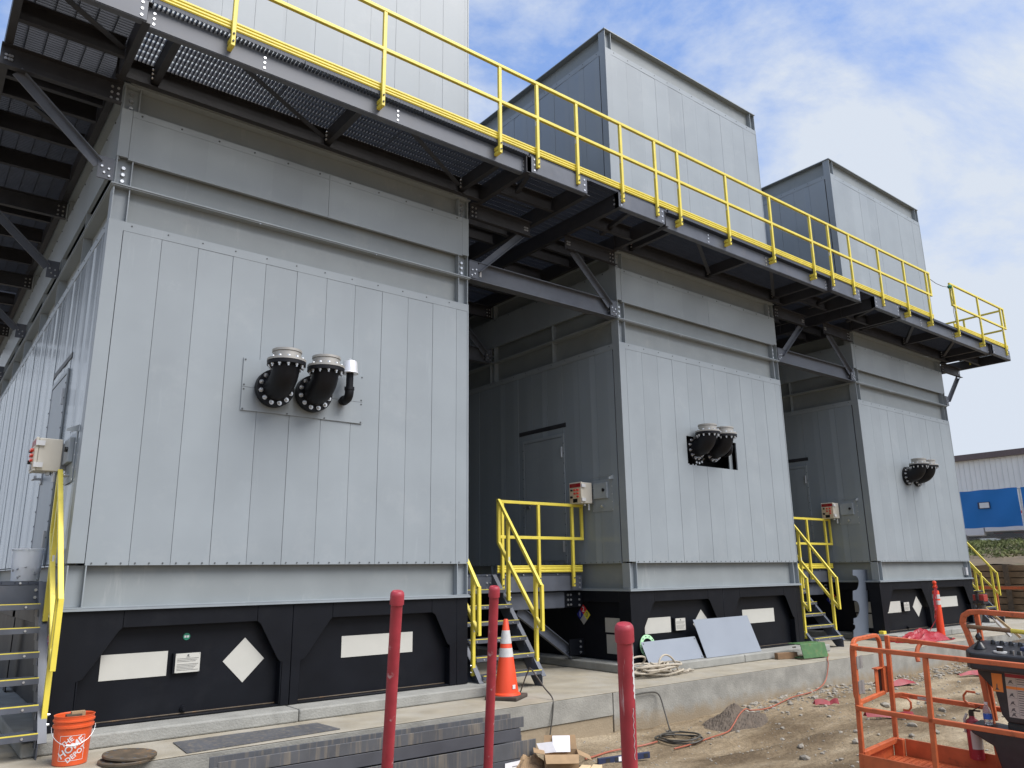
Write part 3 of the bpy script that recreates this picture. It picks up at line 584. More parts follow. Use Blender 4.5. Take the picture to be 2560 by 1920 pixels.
# outer edge channels
gap_spans = [(4.67, 5.68), (6.315, 7.31), (12.07, 13.13), (13.72, 14.74), (19.56, 20.65)]
for x0, x1 in gap_spans:
    mb = MB().use('dark_steel'); mb.channel((x0, YO, 6.70), (x1, YO, 6.70), 0.245, -0.075, side=1)
    xs_ = [x0+0.05, x1-0.05]
    bolts(mb, [(x, YO, z) for x in xs_ for z in (6.62, 6.70, 6.78)], (0, -1, 0)); mb.build('edge_channel', WK)
for x0, x1 in [(-1.15, -0.07), (-0.055, 4.66), (7.32, 12.06), (14.75, 19.55)]:
    mb = MB().use('dark_steel'); y = -1.12 if x0 > -1 else -1.195
    mb.channel((x0, y, 6.695), (x1, y, 6.695), 0.225, -0.075, side=1); bb = []
    if x0 > -1:
        for x in (x0+0.06, x1-0.06, x0+1.15, x0+2.75): bb += [(x, y, z) for z in (6.63, 6.69, 6.75)]
    else: bb = [(x1-0.05, y, z) for z in (6.63, 6.70, 6.77)]
    bolts(mb, bb, (0, -1, 0)); mb.build('edge_channel', WK)
# inner beams along the faces, light strip under them
for k in range(3):
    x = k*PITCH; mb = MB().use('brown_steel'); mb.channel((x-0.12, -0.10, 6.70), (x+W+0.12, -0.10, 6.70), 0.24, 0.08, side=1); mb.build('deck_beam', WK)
    mb = MB().use('grey_skin'); mb.cyl((x+0.05, -0.03, 6.648), (x+W-0.05, -0.03, 6.648), 0.032, n=10); mb.build('seal_strip', WK)
# y-direction cross beams
ybeams = []
for k in range(3):
    x = k*PITCH
    for xx in (0.23, 2.24, 4.25): ybeams.append((x+xx, -1.11, -0.11, 0.18))
    ybeams += [(x-0.10, -1.19, D-0.3, 0.24), (x+W+0.10, -1.19, D-0.3, 0.24)]
    if k < 2: ybeams += [(x+5.68, -1.19, D-0.3, 0.24), (x+6.315, -1.19, D-0.3, 0.24)]
ybeams += [(-1.10, -1.19, D-0.3, 0.24), (20.64, -1.19, D-0.3, 0.24)]
for x, y0, y1, h in ybeams:
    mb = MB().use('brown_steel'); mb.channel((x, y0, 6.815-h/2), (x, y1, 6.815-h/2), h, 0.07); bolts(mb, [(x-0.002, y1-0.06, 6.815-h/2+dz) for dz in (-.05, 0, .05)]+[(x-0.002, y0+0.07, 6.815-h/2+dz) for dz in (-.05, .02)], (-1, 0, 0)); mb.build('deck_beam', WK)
# x-direction joists in the alleys and on the left side
for x0, x1 in ((-1.09, -0.11), (4.61, 5.67), (6.33, 7.34), (12.06, 13.12), (13.74, 14.79), (19.51, 20.63)):
    for y in (-0.45, 0.62, 1.0, 1.78, 2.7, 4.3, 5.2, 6.3, 7.6, 8.8, 10.1, 11.4, 12.6):
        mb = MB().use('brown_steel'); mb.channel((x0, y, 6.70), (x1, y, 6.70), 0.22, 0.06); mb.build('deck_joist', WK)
# flat diagonal braces under the deck
for k in range(3):
    x = k*PITCH
    for a, c in (((0.75, -1.06), (2.15, -0.22)), ((2.80, -1.06), (4.15, -0.22))):
        mb = MB().use('brown_steel').angle((x+a[0], a[1], 6.64), (x+c[0], c[1], 6.64), 0.06); mb.build('deck_brace', WK)
for a, c in (((-0.95, -1.1), (-0.15, -0.5)), ((-0.9, 1.05), (-0.2, 1.72)), ((4.75, -1.0), (4.95, -0.5)), ((6.7, -1.05), (6.9, -0.2)), ((12.6, -1.05), (12.9, -0.2)), ((14.0, -1.05), (14.4, -0.2))):
    mb = MB().use('brown_steel').angle((*a, 6.66), (*c, 6.66), 0.065); mb.build('deck_brace', WK)
# grating panels: bearing bars and cross bars as real geometry
def grating(x0, x1, y0, y1, along='y', pitch=0.042, cross=0.115, deep=0.0):
    mb = MB().use('grating'); zt, zb = 6.872, 6.812-deep
    if along == 'y':
        n = int((x1-x0)/pitch)
        for i in range(n+1): x = x0+0.006+i*pitch; mb.box((x-0.004, y0, zb), (x+0.004, y1, zt))
        j = y0+0.006
        while j < y1: mb.box((x0, j-0.004, zb+0.008), (x1, j+0.004, zt-0.002)); j += cross
        mb.box((x0, y1-0.003, zb), (x1, y1+0.003, zt-0.001))
    else:
        n = int((y1-y0)/pitch)
        for i in range(n+1): y = y0+0.006+i*pitch; mb.box((x0, y-0.004, zb), (x1, y+0.004, zt))
        j = x0+0.006
        while j < x1: mb.box((j-0.004, y0, zb+0.008), (j+0.004, y1, zt-0.002)); j += cross
    return mb.build('grating', WK)
for k in range(3):
    x = k*PITCH
    for a, c in ((-0.03, 1.5), (1.51, 3.0), (3.01, W+0.13)): grating(x+a, x+c, YO, -0.02)
for x0, x1 in ((4.66, 7.39), (12.11, 14.84)):
    grating(x0, x1, YO+0.01, -0.02)
    for y in (0.0, 3.4, 6.8, 10.2): grating(x0, x1, y, y+3.38)
grating(19.56, 20.64, YO+0.01, -0.02)
for y in (-1.19, 1.9, 5.3, 8.8): grating(-1.10, -0.05, y, y+(3.07 if y < 0 else 3.4), 'x', cross=0.17)
# support brackets
def bracket(x0, dirx, y):
    L_ = 1.12; x1 = x0+dirx*L_
    mb = MB().use('brown_steel'); mb.channel((x0+dirx*0.02, y, 6.455), (x1, y, 6.455), 0.24, 0.07, side=(1 if dirx > 0 else -1)); bolts(mb, [(x0+dirx*dx, y-0.002, z) for dx in (0.06, 0.12) for z in (6.39, 6.455, 6.52)]+[(x1-dirx*dx, y-0.002, z) for dx in (0.05, 0.10, 0.08) for z in (6.44, 6.48)], (0, -1, 0)); mb.use('placard').box((x0+dirx*0.08, y-0.004, 6.42), (x0+dirx*0.105, y-0.001, 6.50)); o = mb.build('bracket_beam', WK)
    mb = MB().use('dark_steel'); p0 = Vector((x1-dirx*0.16, y+0.02, 6.34)); p1 = Vector((x0+dirx*0.16, y+0.02, 5.60)); mb.section([(-0.05, 0), (0.05, 0), (0.05, 0.008), (-0.042, 0.008), (-0.042, 0.06), (-0.05, 0.06)], p0, p1, (0, -1, 0)); k_ = mb.build('knee_brace', WK)
    mb = MB().use('dark_steel').box((x0+dirx*0.01, y-0.004, 5.455), (x0+dirx*0.16, y+0.012, 5.70)); bolts(mb, [(x0+dirx*a, y-0.004, z) for a, z in ((0.10, 5.52), (0.05, 5.49), (0.125, 5.585), (0.06, 5.57))], (0, -1, 0), 0.013); mb.build('gusset_plate', k_)
for y in (0.0, 3.42, 6.84, 10.26):
    for x0, dx in ((0, -1), (W, 1), (PITCH, -1), (PITCH+W, 1), (2*PITCH, -1), (2*PITCH+W, 1)): bracket(x0, dx, y)
# tie beams between the enclosures
for k in range(2):
    for j, y in enumerate((0.0, 3.42, 6.84)):
        lab = ['grey steel tie beam between the nearest and the middle enclosure', 'grey steel tie beam between the middle and the farthest enclosure'][k]
        lab += [', at the fronts', ', one bay back', ', two bays back'][j]
        t = thing('tie_beam', lab, 'steel beam', (k*PITCH, y, 0), group='tie beams between the enclosures')
        mb = MB().use('dark_steel'); mb.ibeam((W+0.02, 0.075, 5.575), (PITCH-0.02, 0.075, 5.575), 0.285, 0.15); y_ = 0.0705
        bolts(mb, [(x, y_, z) for x, z in ((W+.09, 5.67), (W+.16, 5.67), (W+.12, 5.56), (W+.17, 5.58), (W+.17, 5.52), (W+.13, 5.49), (PITCH-.09, 5.67), (PITCH-.16, 5.67), (PITCH-.09, 5.57), (PITCH-.14, 5.54), (PITCH-.09, 5.51), (PITCH-.13, 5.47))], (0, -1, 0), 0.015); mb.build('beam', t)
        if j == 0: mb = MB().use('white').box((W+0.24, 0.066, 5.53), (W+0.27, 0.069, 5.62)); mb.build('sticker', t)

# ================================================================== GUARDRAILS
RW = 0.045
def rail_run(name, label, x0, x1, posts, spacer, ends, y=-1.228):
    t = thing(name, label, 'guardrail', (x0, y, 6.66), group='yellow walkway guardrails'); ox = x0
    mb = MB().use('yellow'); mb.box((0, -RW/2, 1.255), (x1-ox, RW/2, 1.255+RW)); mb.build('top_rail', t, bevel=0.006)
    mb = MB().use('yellow'); mb.box((0, -RW/2+.001, 0.725), (x1-ox, RW/2-.001, 0.725+RW)); mb.build('mid_rail', t, bevel=0.006)
    mb = MB().use('yellow'); ya = 0.035
    mb.section([(0, 0), (0.008, 0), (0.018, 0.012), (0.018, 0.026), (0.008, 0.036), (0.018, 0.046), (0.018, 0.062), (0.008, 0.072), (0.018, 0.082), (0.018, 0.1), (0, 0.105)], (0, ya, 0.205), (x1-ox, ya, 0.205)); mb.build('toe_board', t)
    for x in posts:
        mb = MB().use('yellow'); mb.box((x-ox-RW/2, -RW/2+.002, 0.0), (x-ox+RW/2, RW/2-.002, 1.254)); 
        if x in spacer: mb.box((x-ox-RW/2, RW/2, 0.0), (x-ox+RW/2, RW/2+0.082, 0.045)); mb.box((x-ox-RW/2, RW/2, 0.06), (x-ox+RW/2, RW/2+0.082, 0.11))
        mb.use('joint_dark'); mb.hexbolt((x-ox, -RW/2+.002, 0.05), (0, -1, 0), 0.012, 0.012); mb.hexbolt((x-ox, -RW/2+.002, 0.135), (0, -1, 0), 0.012, 0.012); o = mb.build('post', t, bevel=0.005)
        q = MB().use('white').box((x-ox-RW/2-0.0015, -0.01, 0.62), (x-ox-RW/2-0.0003, 0.012, 0.69)); q.build('sticker', o)
    for x in ends: mb = MB().use('yellow').box((x-ox-RW/2, -RW/2+.003, 0.77), (x-ox+RW/2, RW/2-.003, 1.254)); mb.build('end_bar', t, bevel=0.005)
    return t
posts1 = [-1.0, 0.725, 2.438, 4.134, 4.767, 5.494, 6.383, 7.134, 7.676, 8.914, 10.181, 11.481, 12.116, 12.886, 14.046, 15.166, 16.228]
sp1 = [0.725, 2.438, 4.134, 7.676, 8.914, 10.181, 11.481, 15.166, 16.228]
rail_run('guardrail', 'long yellow guardrail along the walkway in front of all three towers', -1.12, 16.42, posts1, sp1, [16.397])
rail_run('guardrail', 'short yellow guardrail at the far right end of the walkway with a green chain clip', 17.45, 20.62, [17.62, 19.003, 20.40], [17.62, 19.003], [17.473, 20.597])
t = rail_run('guardrail', 'yellow guardrail crossing the far end of the walkway, seen through the short rail', 0, 4.6, [0.9, 2.3, 3.9], [], [], 0)
t.location = (20.66, -1.15, 6.66); t.rotation_euler = (0, 0, R(90))
t = thing('safety_chain', 'thin safety chain strung across the gap in the yellow walkway rail', 'chain', (16.42, -1.22, 7.83))
mb = MB().use('cable_dark'); mb.tube([(0, 0, 0.0), (0.35, 0, -0.045), (0.7, 0, -0.035), (1.04, 0, 0.02)], 0.007, 5); mb.build('chain', t)
mb = MB().use('green_cap'); mb.blob((1.05, -0.01, 0.03), 0.055, 4, n=2); mb.build('clip', t); mb = MB().use('cable_dark'); mb.tube([(1.05, -.03, 0.0), (1.0, -.03, -0.2), (1.06, -.03, -0.35), (1.0, -.03, -0.6), (1.1, -.02, -0.95)], 0.006, 5); mb.build('hanging_end', t)

# ================================================================== STAIRS
def tsection(y0, z0, y1, z1): pass
def make_stairs(label, loc, landing):
    t = thing('access_stairs', label, 'stairs', loc, group='steel stairs up to the enclosure doors')
    w_ = 0.95; dz = 0.203; dy = 0.155
    slope = Vector((0, dy, dz)).normalized()
    for s, x in ((0, 0.0), (1, w_)):
        mb = MB().use('dark_steel'); h = 0.16
        # stringer: sloped channel with plumb-cut foot, flanges outwards
        poly = [(-0.10, 0.0), (0.05, 0.0), (1.19, 1.42), (0.98, 1.42), (-0.10, 0.125)]
        sx = 0.008; mb.plate(poly, (x-0.004, 0, 0), (0,1,0), (0,0,1), 0.008)
        d = 1 if s else -1
        mb.bar((x+d*0.03, -0.10, 0.122), (x+d*0.03, 0.975, 1.414), 0.068, 0.008); mb.bar((x+d*0.03, 0.05, 0.006), (x+d*0.03, 1.185, 1.414), 0.068, 0.008)
        bolts(mb, [(x-0.004, dy*k+0.06+e, dz*k-0.05) for k in range(1, 7) for e in (0,)], (-1, 0, 0), 0.012); bolts(mb, [(x+0.004, dy*k+0.06, dz*k-0.05) for k in range(1, 7)], (1, 0, 0), 0.012)
        mb.build('stringer', t)
    for k in range(1, 7):
        y = -0.10+dy*(k-1); z = dz*k
        mb = MB().use('grating')
        for i in range(5): mb.box((0.006, y+0.03+i*0.042, z-0.03), (w_-0.006, y+0.038+i*0.042, z-0.002))
        for i in range(10): mb.box((0.02+i*0.1, y+0.03, z-0.022), (0.026+i*0.1, y+0.21, z-0.006))
        mb.use('galv'); mb.box((0.006, y, z-0.034), (w_-0.006, y+0.028, z-0.004)); mb.use('dark_steel'); mb.box((0.006, y-0.004, z-0.05), (w_-0.006, y-0.001, z-0.006))
        mb.use('yellow'); mb.box((0.006, y-0.003, z-0.0035), (w_-0.006, y+0.024, z+0.003))
        mb.use('dark_steel')
        for x in (0.01, w_-0.16): mb.box((x, y+0.02, z-0.045), (x+0.15, y+0.2, z-0.036)); mb.box((x+(0 if x < .1 else .142), y+0.03, z-0.12), (x+(0 if x < .1 else .142)+0.008, y+0.2, z-0.046))
        bolts(mb, [(x, y-0.004, z-0.028) for x in (0.12, 0.47, 0.83)], (0, -1, 0), 0.011, 0.008); mb.build('tread', t)
    for s, x in ((0, -0.045), (1, w_+0.045)):
        mb = MB().use('yellow'); r = RW
        def seg(a, c): mb.bar((x, *a), (x, *c), r, r)
        seg((0.88, 2.49), (-0.07, 1.25)); seg((-0.07, 1.28), (-0.07, 0.68)); seg((0.88, 2.50), (0.88, 1.86)); seg((0.88, 1.87), (-0.07, 0.69))
        rl = mb.build('handrail', t, bevel=0.005)
        for y0, za, zb in ((0.66, 1.06, 2.17), (0.06, 0.20, 1.40)):
            mb = MB().use('yellow').box((x-r/2+.001, y0-r/2, za), (x+r/2-.001, y0+r/2, zb)); mb.use('white').box((x-0.008, y0-r/2-0.0015, za+0.52), (x+0.012, y0-r/2-0.0003, za+0.60)); mb.use('bolt'); d = -1 if s == 0 else 1
            mb.hexbolt((x+d*r/2, y0, za+0.04), (d, 0, 0), 0.012, 0.02); mb.hexbolt((x+d*r/2, y0, za+0.12), (d, 0, 0), 0.012, 0.02); mb.build('post', rl, bevel=0.005)
    # landing: deck, frame, guardrail
    xa, xb = landing
    mb = MB().use('grating'); zt = 1.42
    for i in range(int((2.7-1.0)/0.045)): y = 1.0+i*0.045; mb.box((xa, y, zt-0.03), (xb, y+0.006, zt))
    i = xa
    while i < xb: mb.box((i, 1.0, zt-0.024), (i+0.006, 2.7, zt-0.003)); i += 0.11
    mb.build('landing_grating', t)
    mb = MB().use('dark_steel'); mb.channel((xa, 0.99, 1.27), (xb, 0.99, 1.27), 0.23, -0.07); mb.channel((xa, 2.72, 1.27), (xb, 2.72, 1.27), 0.23, 0.07)
    for x in (xa+0.02, xa+w_+0.62, xb-0.06): mb.channel((x, 1.0, 1.27), (x, 2.7, 1.27), 0.23, 0.06)
    for i in range(8):
        x = xa+(xb-xa)*(i+.5)/8; mb.use('bolt').hexbolt((x, 0.985, 1.405), (0, -1, 0), 0.012, 0.012); mb.use('dark_steel')
    bolts(mb, [(x, 0.985, z) for x in (xa+w_-0.1, xa+w_-0.04) for z in (1.22, 1.30)]+[(xb-0.05, 0.985, z) for z in (1.2, 1.27, 1.34)], (0, -1, 0)); mb.build('landing_frame', t)
    return t
def landing_support(t, xb, xw):          # hung off the enclosure base: beam, plate, knee brace
    mb = MB().use('dark_steel'); mb.channel((xb-1.45, 1.08, 1.015), (xb-0.28, 1.08, 1.015), 0.24, -0.07); mb.build('support_beam', t)
    mb = MB().use('black_steel').box((xb-0.2, 1.07, 0.18), (xw, 1.085, 0.42)); bolts(mb, [(xb+0.03, 1.07, z) for z in (0.22, 0.30, 0.38)], (0, -1, 0), 0.019); mb.build('support_plate', t); mb = MB().use('black_steel').box((xb-0.28, 1.07, 0.90), (xw, 1.085, 1.13)); bolts(mb, [(xb-0.25+dx, 1.07, z) for dx in (0.04, 0.10) for z in (0.94, 1.015, 1.09)]+[(xb+0.03, 1.07, z) for z in (0.93, 1.015, 1.10)], (0, -1, 0), 0.019); mb.build('support_plate', t)
    mb = MB().use('dark_steel'); mb.channel((xb-1.15, 1.16, 0.88), (xb-0.10, 1.16, 0.2), 0.16, 0.065, 0.009); bolts(mb, [(xb-0.2+dx, 1.158, 0.25-dx*.6) for dx in (0, .05)], (0, -1, 0), 0.015); mb.build('knee_brace', t)
def landing_rail(t, xs_, x0, x1):
    mb = MB().use('yellow'); y = 0.93; mb.box((x0, y-RW/2, 2.45), (x1, y+RW/2, 2.495)); mb.box((x0, y-RW/2, 1.93), (x1, y+RW/2, 1.975)); mb.box((x1-RW, y-RW/2+.002, 1.976), (x1, y+RW/2-.002, 2.449))
    mb.section([(0, 0), (0.008, 0), (0.018, 0.012), (0.018, 0.03), (0.008, 0.04), (0.018, 0.05), (0.018, 0.068), (0.008, 0.078), (0.018, 0.088), (0.018, 0.105), (0, 0.11)], (x0, y+0.045, 1.435), (x1, y+0.045, 1.435))
    o = mb.build('landing_rail', t, bevel=0.005)
    for x in xs_:
        mb = MB().use('yellow').box((x-RW/2, y-RW/2+.001, 1.22), (x+RW/2, y+RW/2-.001, 2.449)); mb.use('joint_dark'); mb.hexbolt((x, y-RW/2, 1.26), (0, -1, 0), 0.013, 0.01); mb.hexbolt((x, y-RW/2, 1.35), (0, -1, 0), 0.013, 0.01); mb.build('post', o, bevel=0.005)
for k, lab in ((1, 'grey steel stairs behind the traffic cone, between the nearest and middle enclosures'), (2, 'grey steel stairs behind the green steel block, between the middle and farthest enclosures')):
    t = make_stairs(lab, (k*PITCH-2.79, 0, 0), (0.0, 2.72)); landing_support(t, 2.70, 2.80); landing_rail(t, (1.10, 1.80, 2.50), 1.03, 2.73)
    # the landing guard reaches the door side wall
t = make_stairs('grey steel stairs at the left edge, beside the orange bucket', (-1.07, -0.33, 0), (-2.0, 0.98))
t = make_stairs('stairs past the farthest enclosure, only the yellow handrail showing', (21.05, 0.50, 0), (0.0, 1.2))

# ================================================================== CONTROL BOXES beside the doors
def control_box(k, label):
    t = thing('control_box', label, 'control box', (k*PITCH, 0.82, 2.66), group='control boxes beside the doors')
    mb = MB().use('box_beige').box((-0.27, -0.135, -0.165), (-0.06, 0.135, 0.165)); mb.build('housing', t, bevel=0.008)
    mb = MB().use('box_beige').box((-0.30, -0.14, -0.17), (-0.272, 0.14, 0.17)); d = mb.build('door', t, bevel=0.006)
    mb = MB().use('box_cream').box((-0.304, -0.125, -0.15), (-0.3005, 0.125, 0.085)); mb.use('red_plastic').box((-0.304, -0.125, 0.09), (-0.3005, 0.125, 0.15)); mb.use('tool_red').box((-0.306, -0.03, 0.10), (-0.3045, 0.08, 0.14)); mb.use('button_black').box((-0.308, -0.05, -0.15), (-0.3045, 0.05, -0.09))
    mb.build('face_plate', d)
    for y, z, mn, r in ((0.07, 0.045, 'button_black', .016), (0.0, 0.045, 'button_red', .016), (-0.07, 0.045, 'button_red', .016), (0.0, -0.01, 'button_red', .016), (-0.07, -0.01, 'button_red', .016), (-0.07, -0.06, 'button_red', .016), (0.075, -0.065, 'button_black', .02)):
        b_ = MB().use(mn).cyl((-0.304, y, z), (-0.33, y, z), r, n=12); b_.build('button', d)
    mb = MB().use('white')
    for z in (0.11, -0.11): mb.box((-0.30, -0.16, z-0.025), (-0.22, -0.139, z+0.025))
    mb.build('latch', t); mb = MB().use('galv').box((-0.06, -0.08, -0.13), (0.0, 0.08, 0.13)); mb.cyl((-0.10, -0.09, -0.165), (-0.10, -0.09, -0.27), 0.02, n=10); mb.cyl((-0.15, -0.05, -0.165), (-0.15, -0.05, -0.20), 0.028, n=10); mb.build('mounting_bracket', t)
    return t
control_box(0, 'beige control box with red buttons above the left handrail, on the nearest enclosure')
control_box(1, 'beige control box with red top strip beside the door of the middle enclosure')
control_box(2, 'beige control box with red top strip beside the door of the farthest enclosure')

# ================================================================== LOOSE THINGS ON THE PAD
# red pipe posts
def red_post(label, top, foot_dir, r=0.0445, length=1.9, mn='red_paint'):
    top = Vector(top); d = (Vector(foot_dir)-top).normalized()
    t = thing('pipe_post', label, 'guard post', top+d*length, group='red pipe guard posts')
    q = (-d).to_track_quat('Z', 'Y'); t.rotation_mode = 'QUATERNION'; t.rotation_quaternion = q
    mb = MB().use(mn); mb.cyl((0, 0, 0), (0, 0, length-0.02), r, n=28); mb.build('pipe', t)
    mb = MB().use('red_paint'); c = r+0.009
    if mn == 'red_scuffed': scuff(t, r, length)
    mb.lathe([(r+.001, -0.105), (c, -0.10), (c, -0.03), (c*0.93, -0.014), (c*0.75, -0.003), (c*0.4, 0.0), (0, 0.001)], (0, 0, length), (0, 0, 1), 28); mb.build('cap', t)
def scuff(t, r, length):
    g2 = random.Random(6); q = (t.rotation_quaternion.inverted() @ Vector((0.785, -0.619, 0))); a0 = math.atan2(q.y, q.x); mb = MB().use('white'); n_ = 30; vs_ = []
    for i in range(n_+1):
        z = length-0.115-0.42*i/n_; w1 = (0.25+0.55*math.sin(math.pi*min(1, i/n_*1.15))**0.7)*g2.uniform(.55, 1.0)*(1 if i < 22 else 0.5)
        for k in range(4): a = a0-1.15*w1+(1.3*w1)*k/3; vs_.append(((r+.0007)*math.cos(a), (r+.0007)*math.sin(a), z))
    mb.add(vs_, [(4*i+k, 4*i+k+1, 4*i+5+k, 4*i+4+k) for i in range(n_) for k in range(3)], True)
    pts = [((r+.0009)*math.cos(a0-0.95+0.10*math.sin(j*1.7)), (r+.0009)*math.sin(a0-0.95+0.10*math.sin(j*1.7)), length-0.46-0.015*j) for j in range(20)]
    mb.tube(pts, 0.002, 4); mb.build('paint_scuff', t)
red_post('red pipe post in front of the nearest enclosure, leftmost of the three', (1.712, -3.077, 1.327), (1.831, -2.775, 0.054), 0.0435, 2.05)
red_post('thin red pipe post overlapping the traffic cone', (3.155, -2.348, 1.327), (3.339, -1.984, -0.308), 0.0435, 2.05)
red_post('red pipe post with a big scuffed cap, nearest the camera and right of the cone', (1.985, -5.111, 1.167), (2.121, -4.976, 0.386), 0.0445, 1.75, 'red_scuffed')
# traffic cone
t = thing('traffic_cone', 'orange traffic cone with two reflective bands at the foot of the stairs', 'traffic cone', (4.66, -0.56, 0.0), (0, 0, R(32)))
mb = MB().use('rubber').box((-0.2, -0.2, 0), (0.2, 0.2, 0.045)); mb.build('base', t, bevel=0.012)
H = 0.90; rr = lambda h: 0.152*(1-h/H)+0.028*(h/H)
mb = MB().use('cone_orange'); mb.lathe([(0.17, 0.046), (0.165, 0.06), (rr(0.06), 0.075), (rr(H), H-0.01), (0.022, H), (0.0, H)], (0, 0, 0), n=32); mb.build('body', t)
for z0, z1 in ((0.47, 0.57), (0.62, 0.77)): mb = MB().use('reflective'); mb.lathe([(rr(z0)+.002, z0), (rr(z1)+.002, z1)], (0,0,0), n=32); mb.build('reflective_band', t)
mb = MB().use('white'); a = -2.1; mb.plate([(-0.02, 0), (0.02, 0), (0.02, 0.045), (-0.02, 0.045)], (rr(.12)*math.cos(a)*1.04, rr(.12)*math.sin(a)*1.04, 0.12), (-math.sin(a), math.cos(a), 0), (0, 0, 1), 0.002); mb.build('sticker', t)
# orange bucket with white print
t = thing('bucket', 'orange plastic bucket with white printing by the left stairs', 'bucket', (0.075, -0.74, 0.0))
prof = [(0.0, 0.004), (0.118, 0.0), (0.125, 0.006), (0.138, 0.28), (0.150, 0.282), (0.150, 0.30), (0.142, 0.302), (0.143, 0.325), (0.152, 0.327), (0.152, 0.34), (0.144, 0.342), (0.146, 0.366), (0.150, 0.37), (0.146, 0.372), (0.140, 0.366), (0.122, 0.02), (0.0, 0.015)]
mb = MB().use('bucket_orange'); mb.lathe(prof, (0, 0, 0), n=40); mb.build('pail', t)
mb = MB().use('white'); fa = math.atan2(-8.246+0.74, -1.259-0.075)+0.03
def onb(u, v, off=0.0012):
    rad = 0.125+(0.138-0.125)*(v/0.28)+off; an = fa+u/rad; return (rad*math.cos(an), rad*math.sin(an), v)
def wrap(vs2, fs): mb.add([onb(a, b_) for a, b_ in vs2], fs)
cx, cz = 0.0, 0.135; S_ = 0.092
for (a, b_), (c, d) in (((-S_, -S_), (S_, -S_)), ((S_, -S_), (S_, S_)), ((S_, S_), (-S_, S_)), ((-S_, S_), (-S_, -S_))):
    n = 10; v = []; dx, dy = (c-a), (d-b_); ln = math.hypot(dx, dy); nx_, ny_ = -dy/ln*0.0016, dx/ln*0.0016
    for i in range(n+1): f = i/n; v += [(cx+a+dx*f-nx_, cz+b_+dy*f-ny_), (cx+a+dx*f+nx_, cz+b_+dy*f+ny_)]
    wrap(v, [(2*i, 2*i+2, 2*i+3, 2*i+1) for i in range(n)])
ca, sa = math.cos(R(38)), math.sin(R(38))
for body, sz, oy in (('THE', 0.052, 0.058), ('HOME', 0.074, 0.003), ('DEPOT', 0.052, -0.058)):
    v2, f2 = text_geo(body, sz, 0.02); wrap([(cx+(x*1.02)*ca-(y+oy)*sa, cz+(x*1.02)*sa+(y+oy)*ca) for x, y in v2], f2)
mb.build('printing', t)
mb = MB().use('galv'); arc = [(0.152*math.cos(fa+math.pi/2+ (math.pi*i/20))*1.0, 0.0, 0) for i in range(2)]
pts = []
for i in range(25):
    s_ = math.pi*i/24; side = Vector((math.cos(fa+math.pi/2), math.sin(fa+math.pi/2), 0)); fr = Vector((math.cos(fa), math.sin(fa), 0))
    pts.append(side*0.156*math.cos(s_)+fr*(0.035+0.135*math.sin(s_))+Vector((0, 0, 0.29-0.13*math.sin(s_))))
mb.tube(pts, 0.0025, 6); mb.use('white'); mb.tube(pts[10:15], 0.009, 8); mb.build('handle', t)
q = MB().use('rust'); q.box((-0.06, -0.03, 0.30), (0.05, 0.05, 0.37)); q.use('cardboard').box((-0.02, 0.01, 0.31), (0.08, 0.07, 0.385)); o = q.build('scrap'); o.location = t.location; tag(o, 'brown scrap pieces sticking out of the orange bucket', 'scrap')
# clear bucket of bolts on the left landing
t = thing('clear_bucket', 'translucent plastic bucket of loose bolts standing on the left stair landing', 'bucket', (-0.20, 1.03, 1.423))
mb = MB().use('clear_plastic'); mb.lathe([(0.0, 0.002), (0.122, 0.0), (0.138, 0.30), (0.15, 0.305), (0.15, 0.315), (0.140, 0.318), (0.137, 0.305), (0.120, 0.006), (0, 0.006)], (0,0,0), n=36); mb.build('pail', t)
q = MB().use('galv')
for i in range(150):
    a = rnd.uniform(0, 6.28); r_ = 0.108*math.sqrt(rnd.random()); z = 0.015+rnd.random()*0.11; d = Vector((rnd.uniform(-1,1), rnd.uniform(-1,1), rnd.uniform(-1,1))).normalized(); c = Vector((r_*math.cos(a), r_*math.sin(a), z)); q.cyl(c-d*.02, c+d*.02, 0.006, n=6); q.cyl(c+d*.02, c+d*.03, 0.013, n=6)
o = q.build('loose_bolts'); o.location = t.location; tag(o, 'heap of loose galvanized bolts inside the translucent bucket', 'bolts'); o['kind'] = 'stuff'
# blind flange discs
def disc(name, label, loc, rot, r):
    mb = MB().use('rust'); mb.lathe([(0, 0.006), (r, 0.006), (r, 0.02), (r-0.004, 0.024), (0, 0.024)], (0,0,0), n=40)
    mb.use('joint_dark')
    for i in range(12): a = 2*math.pi*i/12; mb.cyl((r*0.86*math.cos(a), r*0.86*math.sin(a), 0.0242), (r*0.86*math.cos(a), r*0.86*math.sin(a), 0.0252), 0.013, n=10)
    o = mb.build(name); o.location = loc; o.rotation_euler = rot; tag(o, label, 'steel disc', 'rusty blind flanges on the pad'); return o
disc('blind_flange', 'rusty steel blind flange lying flat on the pad, bottom of two', (0.44, -0.98, 0.001), (0, 0, 0.2), 0.205)
disc('blind_flange', 'rusty steel blind flange with bolt holes, resting tilted on another one', (0.47, -0.96, 0.031), (R(3), R(2), 0.5), 0.205)
# flat steel sheet
mb = MB().use('beam_dusty').plate([(0.93, -0.50), (2.30, -0.50), (2.34, -0.95), (0.90, -1.03)], (0, 0, 0.003), (1,0,0), (0,1,0), 0.006); tag(mb.build('steel_sheet'), 'dusty grey steel sheet lying flat on the pad before the nearest enclosure', 'steel sheet')
